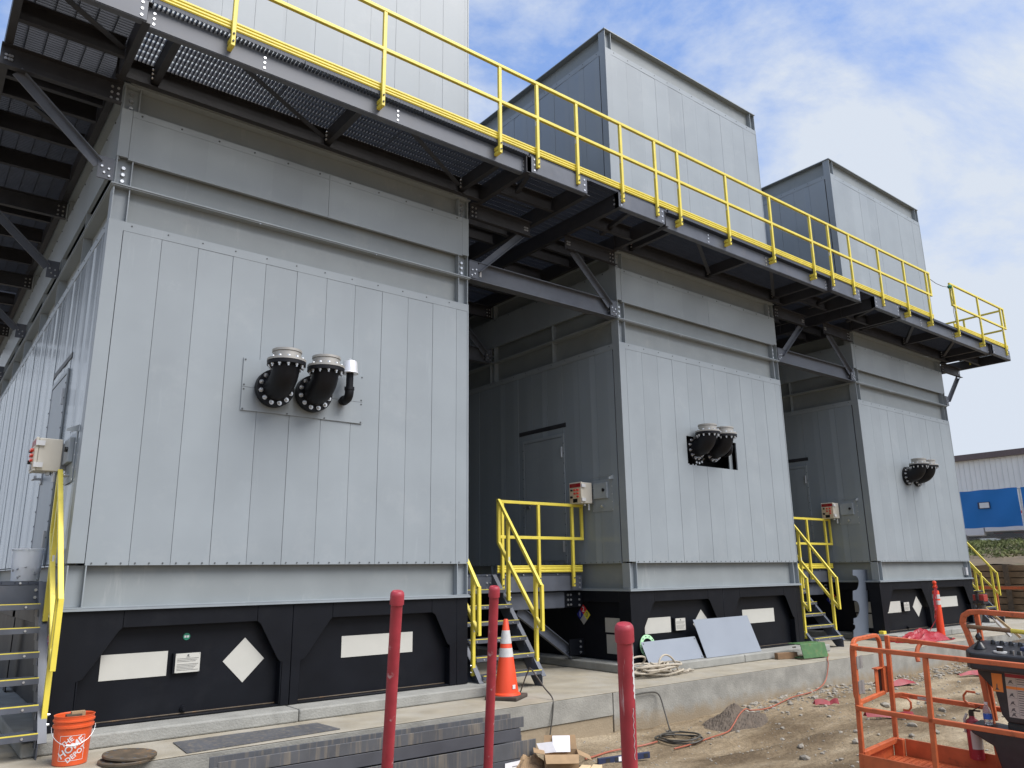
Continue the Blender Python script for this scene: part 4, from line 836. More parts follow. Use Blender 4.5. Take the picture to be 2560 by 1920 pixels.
# stacked steel channels in front of the pad
def stack(label, x0, x1, y, z, wd, h, rot=0.0, up_=True, dusty=True):
    mb = MB().use('beam_dusty' if dusty else 'beam_slate'); t_ = 0.012
    P = [(-wd/2, 0), (wd/2, 0), (wd/2, h), (wd/2-t_, h), (wd/2-t_, t_), (-wd/2+t_, t_), (-wd/2+t_, h), (-wd/2, h)] if up_ else [(-wd/2, h), (wd/2, h), (wd/2, 0), (wd/2-t_, 0), (wd/2-t_, h-t_), (-wd/2+t_, h-t_), (-wd/2+t_, 0), (-wd/2, 0)]
    l = x1-x0; mb.section(P, (0, 0, 0), (l, 0, 0)); o = mb.build('steel_channel', bevel=0.003); o.location = (x0, y, z); o.rotation_euler = (0, R(0.0), rot); tag(o, label, 'steel channel', 'steel channels stacked on the dirt'); return o
rz = R(-1.5)
stack('dusty grey steel channel, topmost of the stack by the red posts', 1.0, 4.07, -1.42, -0.095, 0.24, 0.10, rz, True, True)
stack('grey steel channel just under the topmost one of the stack', 1.06, 4.03, -1.44, -0.212, 0.20, 0.11, rz, False, False)
stack('grey steel channel sticking out furthest to the right of the stack', 0.6, 4.21, -1.42, -0.375, 0.26, 0.155, rz, True, True)
o = stack('bottom grey steel channel of the stack, a white paper tag on its end', 0.7, 4.14, -1.44, -0.50, 0.22, 0.12, rz, False, False)
mb = MB().use('paper'); mb.plate([(0, 0), (0.27, 0.008), (0.275, 0.125), (0.005, 0.12)], (3.10, -0.119, -0.02), (1,0,0), (0,0,1), 0.003); mb.use('ink'); mb.box((3.19, -0.1225, 0.055), (3.27, -0.1222, 0.062)); q = mb.build('paper_tag', o)
# leaning plates
def lean(name, label, poly, o_, ux, tilt, mname, th=0.006, parent=None):
    mb = MB().use(mname); u = Vector(ux).normalized(); n_ = Vector((0,0,1)).cross(u).normalized(); v = (Vector((0,0,1))*math.cos(tilt)+n_*math.sin(tilt))
    mb.plate(poly, o_, u, v, th); o = mb.build(name); tag(o, label, 'metal plate', None); return o
o = lean('cover_plate', 'low blue grey metal plate leaning on the base of the middle enclosure', [(0, 0), (1.24, 0), (1.24, 0.345), (0, 0.33)], (7.55, -0.20, 0.123), (1, 0.0, 0), R(26), 'blue_grey_plate')
mb = MB().use('joint_dark')
for x, h in ((0.035, 0.025), (0.035, 0.30), (1.205, 0.025), (1.205, 0.31)):
    v = Vector((0, math.sin(R(26)), math.cos(R(26)))); q = Vector((7.55+x, -0.20, 0.123))+v*h; nn = Vector((0, -math.cos(R(26)), math.sin(R(26)))); mb.cyl(q+nn*0.0035, q+nn*0.0085, 0.012, n=10)
mb.build('bolt_hole', o)
lean('cover_plate', 'tall blue grey metal plate with a faint centre crease leaning on the middle base', [(0, 0), (0.74, 0), (0.742, 0.60), (0, 0.60)], (8.81, -0.24, 0.123), (1, 0, 0), R(22), 'blue_grey_plate')
o = bpy.data.objects['cover_plate.001']; mb = MB().use('blue_grey_plate'); mb.plate([(0.742, 0), (1.45, 0), (1.45, 0.605), (0.744, 0.60)], (8.81, -0.24, 0.123), Vector((1, 0.012, 0)), Vector((0, math.sin(R(22)), math.cos(R(22)))), 0.006); mb.build('folded_half', o)
# green gasket ring behind the plate
mb = MB().use('pale_green'); ns_ = 36; rv = []
for i in range(ns_): a = 2*math.pi*i/ns_; rv += [(0.112*math.cos(a), 0, 0.112*math.sin(a)), (0.165*math.cos(a), 0, 0.165*math.sin(a)), (0.112*math.cos(a), 0.01, 0.112*math.sin(a)), (0.165*math.cos(a), 0.01, 0.165*math.sin(a))]
mb.add(rv, [f for i in range(ns_) for j in [4*((i+1) % ns_)] for k in [4*i] for f in ((k, k+1, j+1, j), (k+2, j+2, j+3, k+3), (k+1, k+3, j+3, j+1), (k, j, j+2, k+2))])
mb.use('joint_dark')
for i in range(12): a = 2*math.pi*(i+.3)/12; mb.cyl((0.139*math.cos(a), -0.001, 0.139*math.sin(a)), (0.139*math.cos(a), -0.004, 0.139*math.sin(a)), 0.010, n=8)
o = mb.build('gasket_ring'); o.location = (7.735, -0.03, 0.355); o.rotation_euler = (R(-8), 0, 0); tag(o, 'pale green flange ring showing above the low leaning plate', 'gasket')
# rope heap
g_ = random.Random(11); mb = MB().use('rope'); pts = []
for i in range(210):
    a = i*0.33; r_ = 0.33*(0.62+0.38*math.sin(i*0.113)); pts.append((7.42+0.10*math.sin(i*.07)+r_*math.cos(a)*1.3, -0.46+r_*math.sin(a)*0.52+0.06*math.sin(i*.19), 0.018+0.045*(i/70)+0.03*abs(math.sin(i*0.45))))
for i in range(24): f = i/23; pts.append((7.70+f*0.45+0.04*math.sin(i*1.1), -0.50+0.06*math.sin(i*0.9), 0.02+0.015*abs(math.sin(i*.6))))
mb.tube(pts, 0.0135, 7)
loop = [(7.12+0.17*math.sin(a), -0.36+0.05*math.cos(a), 0.06+0.22*abs(math.sin(a*0.5))) for a in [i*0.25 for i in range(26)]]; mb.tube(loop, 0.0135, 7)
loop = [(7.62+0.2*math.cos(a), -0.50+0.05*math.sin(a), 0.05+0.22*max(0, math.sin(a))) for a in [i*0.16 for i in range(21)]]; mb.tube(loop, 0.0135, 7)
tag(mb.build('rope'), 'heap of pale braided rope on the pad beside the curb', 'rope')
# green steel channel block and wood
t = thing('steel_block', 'scuffed green steel channel block on the pad below the stairs', 'steel block', (10.95, -0.66, 0.015), (0, 0, R(-8)))
mb = MB().use('green_paint')
mb.plate([(-0.15, 0.0), (-0.135, 0.0), (-0.085, 0.225), (-0.10, 0.225)], (-0.30, 0, 0), (0, 1, 0), (0, 0, 1), 0.60)
mb.box((-0.30, -0.134, 0), (0.30, 0.14, 0.016)); mb.box((-0.30, -0.084, 0.209), (0.30, 0.16, 0.226)); mb.build('channel', t, bevel=0.006)
mb = MB().use('rust').box((-0.36, -0.16, -0.012), (-0.1, -0.05, -0.002)); mb.cyl((-0.35, 0.02, 0.17), (-0.28, 0.02, 0.17), 0.01, n=8); mb.build('lug', t)
mb = MB().use('wood_dark').box((-0.2, -0.045, 0), (0.2, 0.045, 0.10)); o = mb.build('wood_block', bevel=0.006); o.location = (10.55, -0.49, 0.002); o.rotation_euler = (0, 0, R(-18)); tag(o, 'brown wood block beside the green steel block', 'wood block')
# template plate with scalloped edge leaning by the far stairs
poly = [(0, 0), (0.63, 0), (0.61, 1.40), (0, 1.40), (0, 1.27)]
def arc_(cx_, cy_, r_, n=12): return [(cx_+r_*math.sin(math.pi*i/n), cy_+r_*math.cos(math.pi*i/n)) for i in range(n+1)]
poly = [(0, 0), (0.63, 0), (0.63, 1.40), (0, 1.40), (0, 1.27)]+arc_(0.02, 1.13, 0.215)[1:-1]+[(0, 0.90), (0, 0.74)]+arc_(0.03, 0.58, 0.20)[1:-1]+[(0, 0.36), (0.03, 0.35), (0.06, 0.28), (0.03, 0.21), (0, 0.20)]
# split into convex pieces by building a fan of thin horizontal strips
def strips(mb, xl, z0, z1, w1, o_, th, n=90):
    vs_ = []
    for i in range(n+1):
        z = z0+(z1-z0)*i/n; vs_ += [(o_[0]+0.20*z/1.4+xl(z), o_[1]-0.04*z/1.4, o_[2]+z), (o_[0]+0.20*z/1.4+w1, o_[1]-0.04*z/1.4, o_[2]+z)]
    k0 = len(vs_); vs_ += [(a, b_+th, c) for a, b_, c in vs_]
    fs = []
    for i in range(n): a = 2*i; fs += [(a, a+1, a+3, a+2), (k0+a, k0+a+2, k0+a+3, k0+a+1), (a, a+2, k0+a+2, k0+a), (a+1, k0+a+1, k0+a+3, a+3)]
    fs += [(0, k0, k0+1, 1), (2*n, 2*n+1, k0+2*n+1, k0+2*n)]; mb.add(vs_, fs)
def edge(z):
    e = 0.0
    for c, r_, xo in ((1.13, 0.15, 0.09), (0.61, 0.17, 0.08), (0.27, 0.055, 0.02)):
        if abs(z-c) < r_: e = max(e, xo+math.sqrt(r_*r_-(z-c)**2))
    if 0.45 > z > 0.33: e = max(e, 0.015)
    return e
mb = MB().use('template_grey'); strips(mb, edge, 0, 1.40, 0.60, (14.22, 0.34, 0.005), 0.012); tag(mb.build('template_plate'), 'tall blue grey steel plate with scalloped notches leaning by the far stairs', 'steel plate')
mb = MB().use('yellow').box((14.76, -0.02, 0.122), (14.88, 0.08, 0.185)); tag(mb.build('block', bevel=0.006), 'small yellow block on the curb of the farthest enclosure', 'block')
# red tarp heap
def heap(name, label, cat, c, sx_, sy_, h, seed, mname, folds=9):
    g2 = random.Random(seed); n_, k_ = 34, 22; vs_ = []; ph = [g2.uniform(0, 6.28) for _ in range(8)]
    for j in range(k_):
        for i in range(n_):
            u = i/(n_-1)*2-1; v = j/(k_-1)*2-1; r_ = min(1, math.sqrt(u*u+v*v)); e = max(0, 1-r_**2.2)
            f_ = 0.5+0.5*math.sin(folds*u+ph[0]+2.5*math.sin(3*v+ph[1]))*0.6+0.25*math.sin(folds*1.9*v+ph[2]+3*u)
            vs_.append((c[0]+u*sx_*(1+0.08*math.sin(7*v+ph[3])), c[1]+v*sy_*(1+0.1*math.sin(6*u+ph[4])), c[2]+0.004+h*e*(0.55+0.6*f_)+g2.uniform(0, .008)))
    mb = MB().use(mname); mb.add(vs_, [(j*n_+i, j*n_+i+1, (j+1)*n_+i+1, (j+1)*n_+i) for j in range(k_-1) for i in range(n_-1)], False); return tag(mb.build(name), label, cat)
heap('tarp', 'crumpled red plastic tarp heaped at the foot of the orange channelizer post', 'tarp', (15.35, -0.52, 0.0), 0.85, 0.33, 0.20, 5, 'red_plastic')
def strip_tape(name, label, pts, wd, seed):
    g2 = random.Random(seed); vs_ = []; n_ = 10; full = []
    for a, c in zip(pts[:-1], pts[1:]):
        for i in range(n_): f_ = i/n_; full.append((a[0]*(1-f_)+c[0]*f_, a[1]*(1-f_)+c[1]*f_))
    for i, (x, y) in enumerate(full):
        wv = wd*(0.45+0.55*abs(math.sin(i*0.17+seed))); z = ground_h(x, y)+0.025
        vs_ += [(x, y-wv/2, z+0.012*math.sin(i*.5)), (x+.02, y, z+0.03+0.05*abs(math.sin(i*0.23+seed))), (x, y+wv/2, z+0.012*math.cos(i*.4))]
    mb = MB().use('tape_red'); mb.add(vs_, [f_ for i in range(len(full)-1) for f_ in ((3*i, 3*i+1, 3*i+4, 3*i+3), (3*i+1, 3*i+2, 3*i+5, 3*i+4))]); tag(mb.build(name), label, 'tape', 'red tape trampled into the dirt')
strip_tape('red_tape', 'strip of red tape lying flat on the dirt behind the lift basket gate', [(8.95, -2.62), (9.25, -2.85), (9.40, -3.05)], 0.06, 1)
strip_tape('red_tape', 'crumpled red tape on the stones beside the concrete pad edge', [(11.6, -1.42), (12.1, -1.52), (12.5, -1.60)], 0.15, 2)
strip_tape('red_tape', 'crumpled red tape farthest along the pad edge', [(13.9, -1.72), (14.5, -1.9), (14.8, -2.0)], 0.14, 3)
strip_tape('red_tape', 'twisted red tape end near the lift basket gate post', [(9.2, -1.75), (9.4, -1.86), (9.5, -1.95)], 0.05, 4)
# channelizer posts
def channelizer(label, loc, flag):
    t = thing('channelizer_post', label, 'channelizer post', loc, group='orange channelizer posts')
    mb = MB().use('rubber'); mb.lathe([(0, 0), (0.2, 0), (0.2, 0.03), (0.09, 0.05), (0.06, 0.06)], (0,0,0), n=8); mb.build('base', t)
    mb = MB().use('cone_orange'); mb.lathe([(0.075, 0.04), (0.072, 0.5), (0.066, 0.94), (0.06, 0.96), (0.03, 0.965), (0.03, 1.0), (0.045, 1.02), (0.045, 1.05), (0.028, 1.06), (0.03, 1.09), (0.042, 1.12), (0.034, 1.15), (0.0, 1.165)], (0,0,0), n=24); mb.build('body', t)
    for z in (0.68, 0.80): mb = MB().use('reflective'); mb.lathe([(0.0715, z), (0.0705, z+0.085)], (0,0,0), n=24); mb.build('reflective_band', t)
    return t
t = channelizer('orange channelizer post with white bands and a red flag, by the red tarp', (15.95, -0.62, 0), True)
mb = MB().use('red_plastic'); vs_ = []
for i in range(9):
    for j in range(5): f_ = i/8; vs_.append((15.83-0.02*i-0.03*j+0.015*math.sin(i+j), -0.70-0.02*math.sin(j*2+i), 1.02-0.42*f_-0.05*j*f_+(.02 if j % 2 else 0)))
mb.add(vs_, [(i*5+j, i*5+j+1, (i+1)*5+j+1, (i+1)*5+j) for i in range(8) for j in range(4)]); mb.tube([(15.93, -0.68, 1.03), (15.82, -0.72, 1.08), (15.74, -0.72, 0.98), (15.72, -.72, 0.66), (15.62, -0.7, 0.4), (15.35, -0.62, 0.12), (15.2, -0.55, 0.05)], 0.007, 5); tag(mb.build('red_flag'), 'red warning flag and cord tied to the slim orange channelizer post', 'flag')
channelizer('orange channelizer post with white bands cut by the right edge of the frame', (23.6, 0.20, -0.12), False)
t = thing('padded_panel', 'navy panel with pale rounded rim behind the right channelizer post', 'panel', (24.6, 0.35, 0.35)); mb = MB().use('navy'); mb.lathe([(0, -0.03), (0.30, -0.03), (0.33, 0), (0.30, 0.03), (0, 0.03)], (0, 0, 0.6), (-.8, -.6, 0), 24); mb.box((-0.25, -0.02, -0.8), (0.25, 0.02, 0.6)); mb.build('panel', t); mb = MB().use('placard'); mb.tube([(0.32*.6*math.cos(a), -0.32*.8*math.cos(a), 0.6+0.33*math.sin(a)) for a in [math.pi*i/16 for i in range(17)]], 0.02, 6); mb.build('rim', t)
# surveying tripod with laser level
t = thing('laser_tripod', 'surveying tripod carrying a red laser level beside the far handrail', 'tripod', (17.0, -1.05, 0.0))
for j, (dx, dy) in enumerate(((-0.75, -0.15), (0.15, -0.6), (0.45, -0.3))):
    mb = MB().use(['cable_dark', 'wood', 'white'][j]); mb.bar((0.0+dx*0.08, dy*0.08, 0.60), (dx, dy, 0.01), 0.07, 0.045); 
    if j: mb.use('navy').bar((dx*0.15, dy*.15, 0.53), (dx*0.4, dy*0.4, 0.37), 0.06, 0.05)
    mb.build('leg', t)
mb = MB().use('cable_dark').cyl((0, 0, 0.58), (0, 0, 0.66), 0.09, n=16); mb.build('head', t)
mb = MB().use('console_black').box((-0.13, -0.11, 0.67), (0.13, 0.11, 0.74)); mb.use('tool_red').box((-0.11, -0.12, 0.72), (0.09, 0.10, 0.86)); mb.use('console_black').box((-0.16, -0.03, 0.74), (-0.12, 0.03, 0.90)); mb.box((0.10, -0.09, 0.70), (0.17, 0.09, 0.88)); mb.box((-0.16, -0.04, 0.90), (0.14, 0.04, 0.94)); o = mb.build('laser_level', bevel=0.01); o.location = (17.0, -1.05, 0.0); tag(o, 'red and black laser level mounted on the tripod head', 'laser level')
# long steel bars on the dirt at the right
for i in range(14):
    y = -1.15-i*0.07+rnd.uniform(-.02, .02); x0 = 16.4+i*0.02+rnd.uniform(-.5, .5); mb = MB().use('rust' if i % 3 else 'beam_slate'); mb.angle((0, 0, 0), (6.0+rnd.uniform(-.8, .8), 0, 0), 0.05, 0.006, (0,0.3,1)); o = mb.build('steel_angle'); o.location = (x0, y, -0.29+0.06*(i % 3)); o.rotation_euler = (0, 0, R(rnd.uniform(-2, 2))); tag(o, 'long rusty steel angle lying in the pile behind the lift console', 'steel angle', 'steel angles piled on the ground')
for i, x in enumerate((17.2, 19.6, 21.5)):
    mb = MB().use('wood_dark').box((x-0.05, -2.2, -0.50), (x+0.05, -1.12, -0.34+0.04*(i > 0))); tag(mb.build('timber_bearer'), ['wood bearer under the left end of the steel angles', 'wood bearer under the middle of the steel angles', 'wood bearer under the right end of the steel angles'][i], 'wood block', 'bearers under the steel angles')

# ================================================================== THINGS ON THE DIRT
def pile_h(x, y):
    u = (x-7.66)/0.62; v = (y+1.56)/0.36; return 0.17*max(0, 1-math.hypot(u, v))**0.85
def on_ground(pts, dz): return [(x, y, ground_h(x, y)+dz+pile_h(x, y)) for x, y in pts]
def smooth(pts, n=8):
    pts = [Vector(p) for p in pts]; o = []
    for i in range(len(pts)-1):
        p0, p1, p2, p3 = pts[max(0, i-1)], pts[i], pts[i+1], pts[min(len(pts)-1, i+2)]
        for k in range(n): t_ = k/n; o.append(0.5*((2*p1)+(p2-p0)*t_+(2*p0-5*p1+4*p2-p3)*t_*t_+(3*p1-p0-3*p2+p3)*t_**3))
    return o+[pts[-1]]
cord = [(11.74, -0.44, 0.012), (11.6, -0.62, 0.012), (11.2, -0.85, 0.012), (10.86, -1.04, 0.014), (10.80, -1.075, -0.08), (10.62, -1.10, -0.30)]+on_ground([(10.1, -1.22), (9.3, -1.33), (8.62, -1.42), (8.07, -1.52), (7.8, -1.62), (7.55, -1.70), (7.3, -1.78), (7.1, -1.84), (6.62, -1.95), (6.2, -2.02), (5.85, -2.06)], 0.02)
mb = MB().use('orange_cord'); mb.tube(smooth(cord), 0.0085, 7); tag(mb.build('extension_cord'), 'orange extension cord running down the pad and over the dirt pile', 'cord')
mb = MB().use('orange_cord'); mb.tube(smooth(on_ground([(5.95, -1.72), (5.82, -1.76), (5.64, -1.74), (5.2, -1.73), (4.89, -1.79), (4.72, -1.82)], 0.02)), 0.010, 7); tag(mb.build('extension_cord'), 'short stretch of orange cord crossing behind the thick red post', 'cord')
mb = MB().use('cable_dark'); pts = []
for i in range(90): a = i*0.22; r_ = 0.24+0.03*math.sin(i*0.35); x = 6.27+r_*math.cos(a)*1.1; y = -1.78+r_*math.sin(a); pts.append((x, y, ground_h(x, y)+0.02+0.0006*i))
mb.tube(pts, 0.010, 6); mb.tube(smooth(on_ground([(6.42, -1.60), (6.55, -1.40)], 0.03)+[(6.7, -1.2, -0.30), (6.72, -1.09, -0.1), (6.5, -1.09, -0.06), (6.2, -1.09, -0.07)]), 0.010, 6); tag(mb.build('cable_coil'), 'dark cable coiled on the dirt with one end up against the pad', 'cable')
mb = MB().use('cable_dark'); mb.tube(smooth([(4.98, -0.42, 0.02), (5.04, -0.5, 0.26), (5.0, -0.62, 0.30), (5.0, -0.85, 0.12), (4.98, -1.02, 0.02), (4.94, -1.07, -0.1), (4.86, -1.09, -0.4)]), 0.009, 6); tag(mb.build('cable'), 'thin brown cable looping from behind the traffic cone over the pad edge', 'cable')
# dirt pile
g_ = random.Random(5); vs_ = []; n_ = 40
for j in range(n_):
    for i in range(n_):
        u = i/(n_-1)*2-1; v = j/(n_-1)*2-1; r_ = math.sqrt(u*u+v*v); e = max(0, 1-r_)
        x = 7.66+u*0.62+0.1*v; y = -1.56+v*0.36; vs_.append((x, y, ground_h(x, y)-0.02+0.20*(e**0.85)*(1+0.25*math.sin(5*u+2)*math.cos(4*v))+g_.uniform(-.012, .014)))
mb = MB().use('pile_dirt'); mb.add(vs_, [(j*n_+i, j*n_+i+1, (j+1)*n_+i+1, (j+1)*n_+i) for j in range(n_-1) for i in range(n_-1)], False); tag(mb.build('dirt_pile'), 'low pile of dark brown soil on the dirt against the pad wall', 'dirt pile')['kind'] = 'stuff'
# spirit level
t = thing('spirit_level', 'long black spirit level lying on the dirt behind the thick red post', 'spirit level', (4.70, -2.03, -0.445), (0, 0, R(-12.5))); t.location.z = ground_h(5.0, -2.1)+0.01
mb = MB().use('navy').box((0, -0.014, 0), (0.64, 0.014, 0.062)); mb.build('body', t, bevel=0.004)
for x in (0.09, 0.2, 0.56): mb = MB().use('console_black').box((x, -0.016, 0.012), (x+0.05, -0.0142, 0.05)); mb.build('vial_window', t)
mb = MB().use('paper').box((0.245, -0.0165, 0.01), (0.325, -0.0145, 0.054)); mb.build('sticker', t)
# cardboard box and papers
t = thing('cardboard_box', 'open cardboard box with its flaps up on the dirt', 'cardboard box', (4.30, -1.92, ground_h(4.3, -1.92)), (0, 0, R(-38)))
mb = MB().use('cardboard'); bw, bd, bh = 0.34, 0.24, 0.13
for a, c in (((-bw/2, -bd/2, 0), (bw/2, -bd/2+.004, bh)), ((-bw/2, bd/2-.004, 0), (bw/2, bd/2, bh)), ((-bw/2, -bd/2+.004, 0), (-bw/2+.004, bd/2-.004, bh)), ((bw/2-.004, -bd/2+.004, 0), (bw/2, bd/2-.004, bh)), ((-bw/2+.004, -bd/2+.004, 0), (bw/2-.004, bd/2-.004, 0.004))): mb.box(a, c)
mb.build('carton', t)
for poly_, o_, ux, uy in (([(-.17, 0), (.17, 0), (.16, .12), (-.16, .12)], (0, -bd/2, bh), (1,0,0), (0,-.85,-.5)), ([(-.17, 0), (.17, 0), (.16, .14), (-.16, .14)], (0, bd/2, bh), (1,0,0), (0,.35,.9)), ([(-.12, 0), (.12, 0), (.11, .16), (-.11, .16)], (bw/2, 0, bh), (0,1,0), (.8,0,-.35)), ([(-.12, 0), (.12, 0), (.11, .12), (-.11, .12)], (-bw/2, 0, bh), (0,1,0), (-.9,0,.15))):
    mb = MB().use('cardboard'); mb.plate(poly_, o_, ux, uy, 0.004); mb.build('flap', t)
mb = MB().use('paper'); mb.plate([(-0.09, 0), (0.09, 0), (0.09, 0.16), (-0.09, 0.16)], (4.36, -1.86, t.location.z+0.11), Vector((0.8, -0.6, 0.0)), Vector((0.25, 0.3, 0.9)), 0.003); mb.plate([(-0.08, 0), (0.08, 0), (0.08, 0.11), (-0.08, 0.11)], (4.24, -1.80, t.location.z+0.11), Vector((0.75, -0.65, 0.1)), Vector((-0.2, 0.4, 0.85)), 0.002); tag(mb.build('paper_sheets'), 'white paper sheets sticking up out of the open cardboard box', 'paper')
heap('crumpled_cardboard', 'crushed brown cardboard lying left of the open box', 'cardboard', (4.10, -1.66, ground_h(4.1, -1.66)), 0.20, 0.15, 0.12, 9, 'cardboard', 7)
# lumber at the bottom edge
for i, (x, y, a, z) in enumerate(((3.80, -2.60, 33, 0.0), (3.92, -2.64, 35, 0.0), (3.86, -2.62, 34, 0.042), (4.05, -2.66, 31, 0.0), (4.0, -2.66, 37, 0.042))):
    mb = MB().use('lumber').box((-0.42, -0.045, 0), (0.42, 0.045, 0.04)); o = mb.build('lumber_piece', bevel=0.004); o.location = (x, y, ground_h(x, y)+0.005+z); o.rotation_euler = (0, 0, R(a)); tag(o, 'pale cut lumber piece in the small pile at the bottom edge', 'lumber', 'cut lumber pieces by the cardboard box')
# loose stones and gravel
g_ = random.Random(21); mb = MB().use('gravel_mat')
def scatter(n_, xr, yr, r0, r1, dens=None):
    for i in range(n_):
        x = g_.uniform(*xr); y = g_.uniform(*yr)
        if dens and g_.random() > dens(x, y): continue
        s_ = r0*(r1/r0)**(g_.random()**2.2); mb.blob((x, y, ground_h(x, y)+s_*0.15), s_, i+int(x*100), (1, g_.uniform(.6, 1), g_.uniform(.4, .7)), 1)
bank = lambda x, y: math.exp(-((y+1.25)/0.30)**2)
scatter(3000, (8.2, 18), (-2.3, -1.06), 0.012, 0.055, bank)
scatter(2200, (6.5, 18), (-5.5, -1.2), 0.008, 0.04, lambda x, y: 0.35+0.65*(math.sin(x*1.7+y*0.8) > 0.35))
scatter(700, (3.6, 9), (-3.2, -1.1), 0.005, 0.018)
struct(mb.build('gravel'), 'stuff')['label'] = 'pale gravel scattered over the dirt along the concrete pad'
g_.seed(4); spots = [(7.45, -3.55), (8.2, -2.9), (9.0, -3.2), (7.9, -3.9), (8.6, -4.1), (9.6, -3.6), (10.3, -3.0), (7.0, -2.9), (9.2, -4.4), (10.8, -3.9), (8.1, -4.6), (11.5, -3.2), (12.2, -2.7), (7.3, -4.3), (9.9, -4.6), (8.75, -3.6), (6.6, -3.2), (11.0, -2.5), (12.9, -3.4), (10.1, -2.3), (9.5, -2.7), (7.65, -3.2), (8.35, -3.5), (6.9, -3.7)]
for i, (x, y) in enumerate(spots):
    mb = MB().use('rock'); mb.blob((0, 0, 0), g_.uniform(.045, .085), i, (1, g_.uniform(.6, .95), g_.uniform(.4, .65)), 1); o = mb.build('stone', bevel=0.006); o.location = (x, y, ground_h(x, y)+0.015); o.rotation_euler = (0, 0, g_.uniform(0, 6)); tag(o, 'pale grey fist sized stone lying on the dirt behind the lift basket', 'stone', 'loose stones on the dirt')

# ================================================================== LIFT BASKET
BQ = Euler((0.024, 0.042, -1.492), 'XYZ')
t = thing('lift_basket', 'orange boom lift work basket with a half open looking end gate, at the right edge', 'lift basket', (5.752, -4.263, -0.307), BQ)
LX, WD = 2.44, 0.82; tr = 0.040
def rrect_path(x0, x1, y0, y1, r_, z, open_=None):
    pts = []
    for cx_, cy_, a0 in ((x1-r_, y1-r_, 0), (x0+r_, y1-r_, 90), (x0+r_, y0+r_, 180), (x1-r_, y0+r_, 270)):
        for i in range(7): a = R(a0+15*i); pts.append((cx_+r_*math.cos(a), cy_+r_*math.sin(a), z))
    return pts
def sq_path(mb, pts, s_=tr):
    pts = [Vector(p) for p in pts]
    for a, c in zip(pts[:-1], pts[1:]): d = (c-a).normalized()*0.006; mb.bar(a-d, c+d, s_, s_)
# floor pan and kick plate
mb = MB().use('lift_orange'); mb.box((0.02, 0.02, -0.03), (LX, WD-0.02, 0.0))
for i in range(46):
    for j in range(0, 17): mb.box((0.05+i*0.052, 0.05+j*0.045, 0.0), (0.05+i*0.052+0.022, 0.05+j*0.045+0.018, 0.004))
mb.build('floor', t)
mb = MB().use('lift_orange'); mb.box((0.06, -0.012, -0.16), (LX, 0.0, 0.15)); mb.box((0, 0.06, -0.16), (0.012, WD-0.06, 0.12)); mb.box((0.1, WD, -0.03), (LX, WD+0.012, 0.15)); mb.box((0.013, 0.001, -0.16), (0.058, 0.012, 0.15)); mb.box((0.02, WD-0.06, -0.03), (0.1, WD, 0.15)); mb.build('kick_plate', t, bevel=0.004)
mb = MB().use('lift_orange'); mb.bar((0.03, 0.05, 0.135), (0.03, WD-0.05, 0.135), 0.045, 0.05); mb.build('sill_bar', t, bevel=0.006)
# near side: top and mid rail with bent end, posts
for z, nm in ((1.05, 'top_rail'), (0.53, 'mid_rail')):
    mb = MB().use('lift_orange'); arc2 = [(0.11-0.11*math.sin(a), 0.11-0.11*math.cos(a)-0.0, z) for a in [R(90-15*i) for i in range(7)]]
    sq_path(mb, [(0.0, 0.16, z)]+arc2+[(LX, 0.0, z)]); mb.build(nm, t, bevel=0.006)
for x, y in ((0.02, 0.06), (0.66, 0.0), (1.62, 0.0), (LX-.02, 0.0), (0.03, WD-0.03), (1.62, WD), (LX-.02, WD)):
    mb = MB().use('lift_orange').box((x-tr/2, y-tr/2, -0.02), (x+tr/2, y+tr/2, 1.03 if y < .5 else 1.09)); mb.build('post', t, bevel=0.005)
# far side rails
mb = MB().use('lift_orange'); sq_path(mb, [(0.03, WD-0.01, 1.06), (0.1, WD+0.03, 1.055), (0.74, WD+0.05, 1.03)]); mb.build('top_rail', t, bevel=0.006)
mb = MB().use('lift_orange'); sq_path(mb, [(0.03, WD-0.01, 0.53), (0.1, WD+0.04, 0.54), (0.2, WD+0.05, 0.535), (LX, WD+0.05, 0.53)]); mb.use('placard').box((0.24, WD+0.028, 0.522), (0.37, WD+0.0295, 0.545)); mb.use('ink'); put_text(mb, 'HARNESS', 0.022, (0.305, WD+0.0275, 0.533), (1,0,0), (0,0,1)); mb.build('mid_rail', t, bevel=0.005)
for x in (0.08, 0.66):
    mb = MB().use('lift_orange'); mb.tube([(x, WD+0.02, 0.52), (x+0.08, WD+0.0, 0.52), (x+0.105, WD, 0.49), (x+0.105, WD, 0.44), (x+0.08, WD, 0.41), (x+0.03, WD, 0.41)] if x < .5 else [(x+.1, WD-.01, 0.66), (x+0.03, WD-.01, 0.66), (x, WD-.01, 0.62), (x, WD-.01, 0.58), (x+0.04, WD-.01, 0.545), (x+.08, WD-.01, 0.545)], 0.010, 8); mb.build('lanyard_ring', t)
mb = MB().use('lift_orange'); mb.tube([(0.31, WD+0.04, 1.03), (0.30, WD+0.0, 1.0), (0.29, WD-0.03, 0.94), (0.31, WD-0.05, 0.88)], 0.02, 10); mb.build('hook', t)
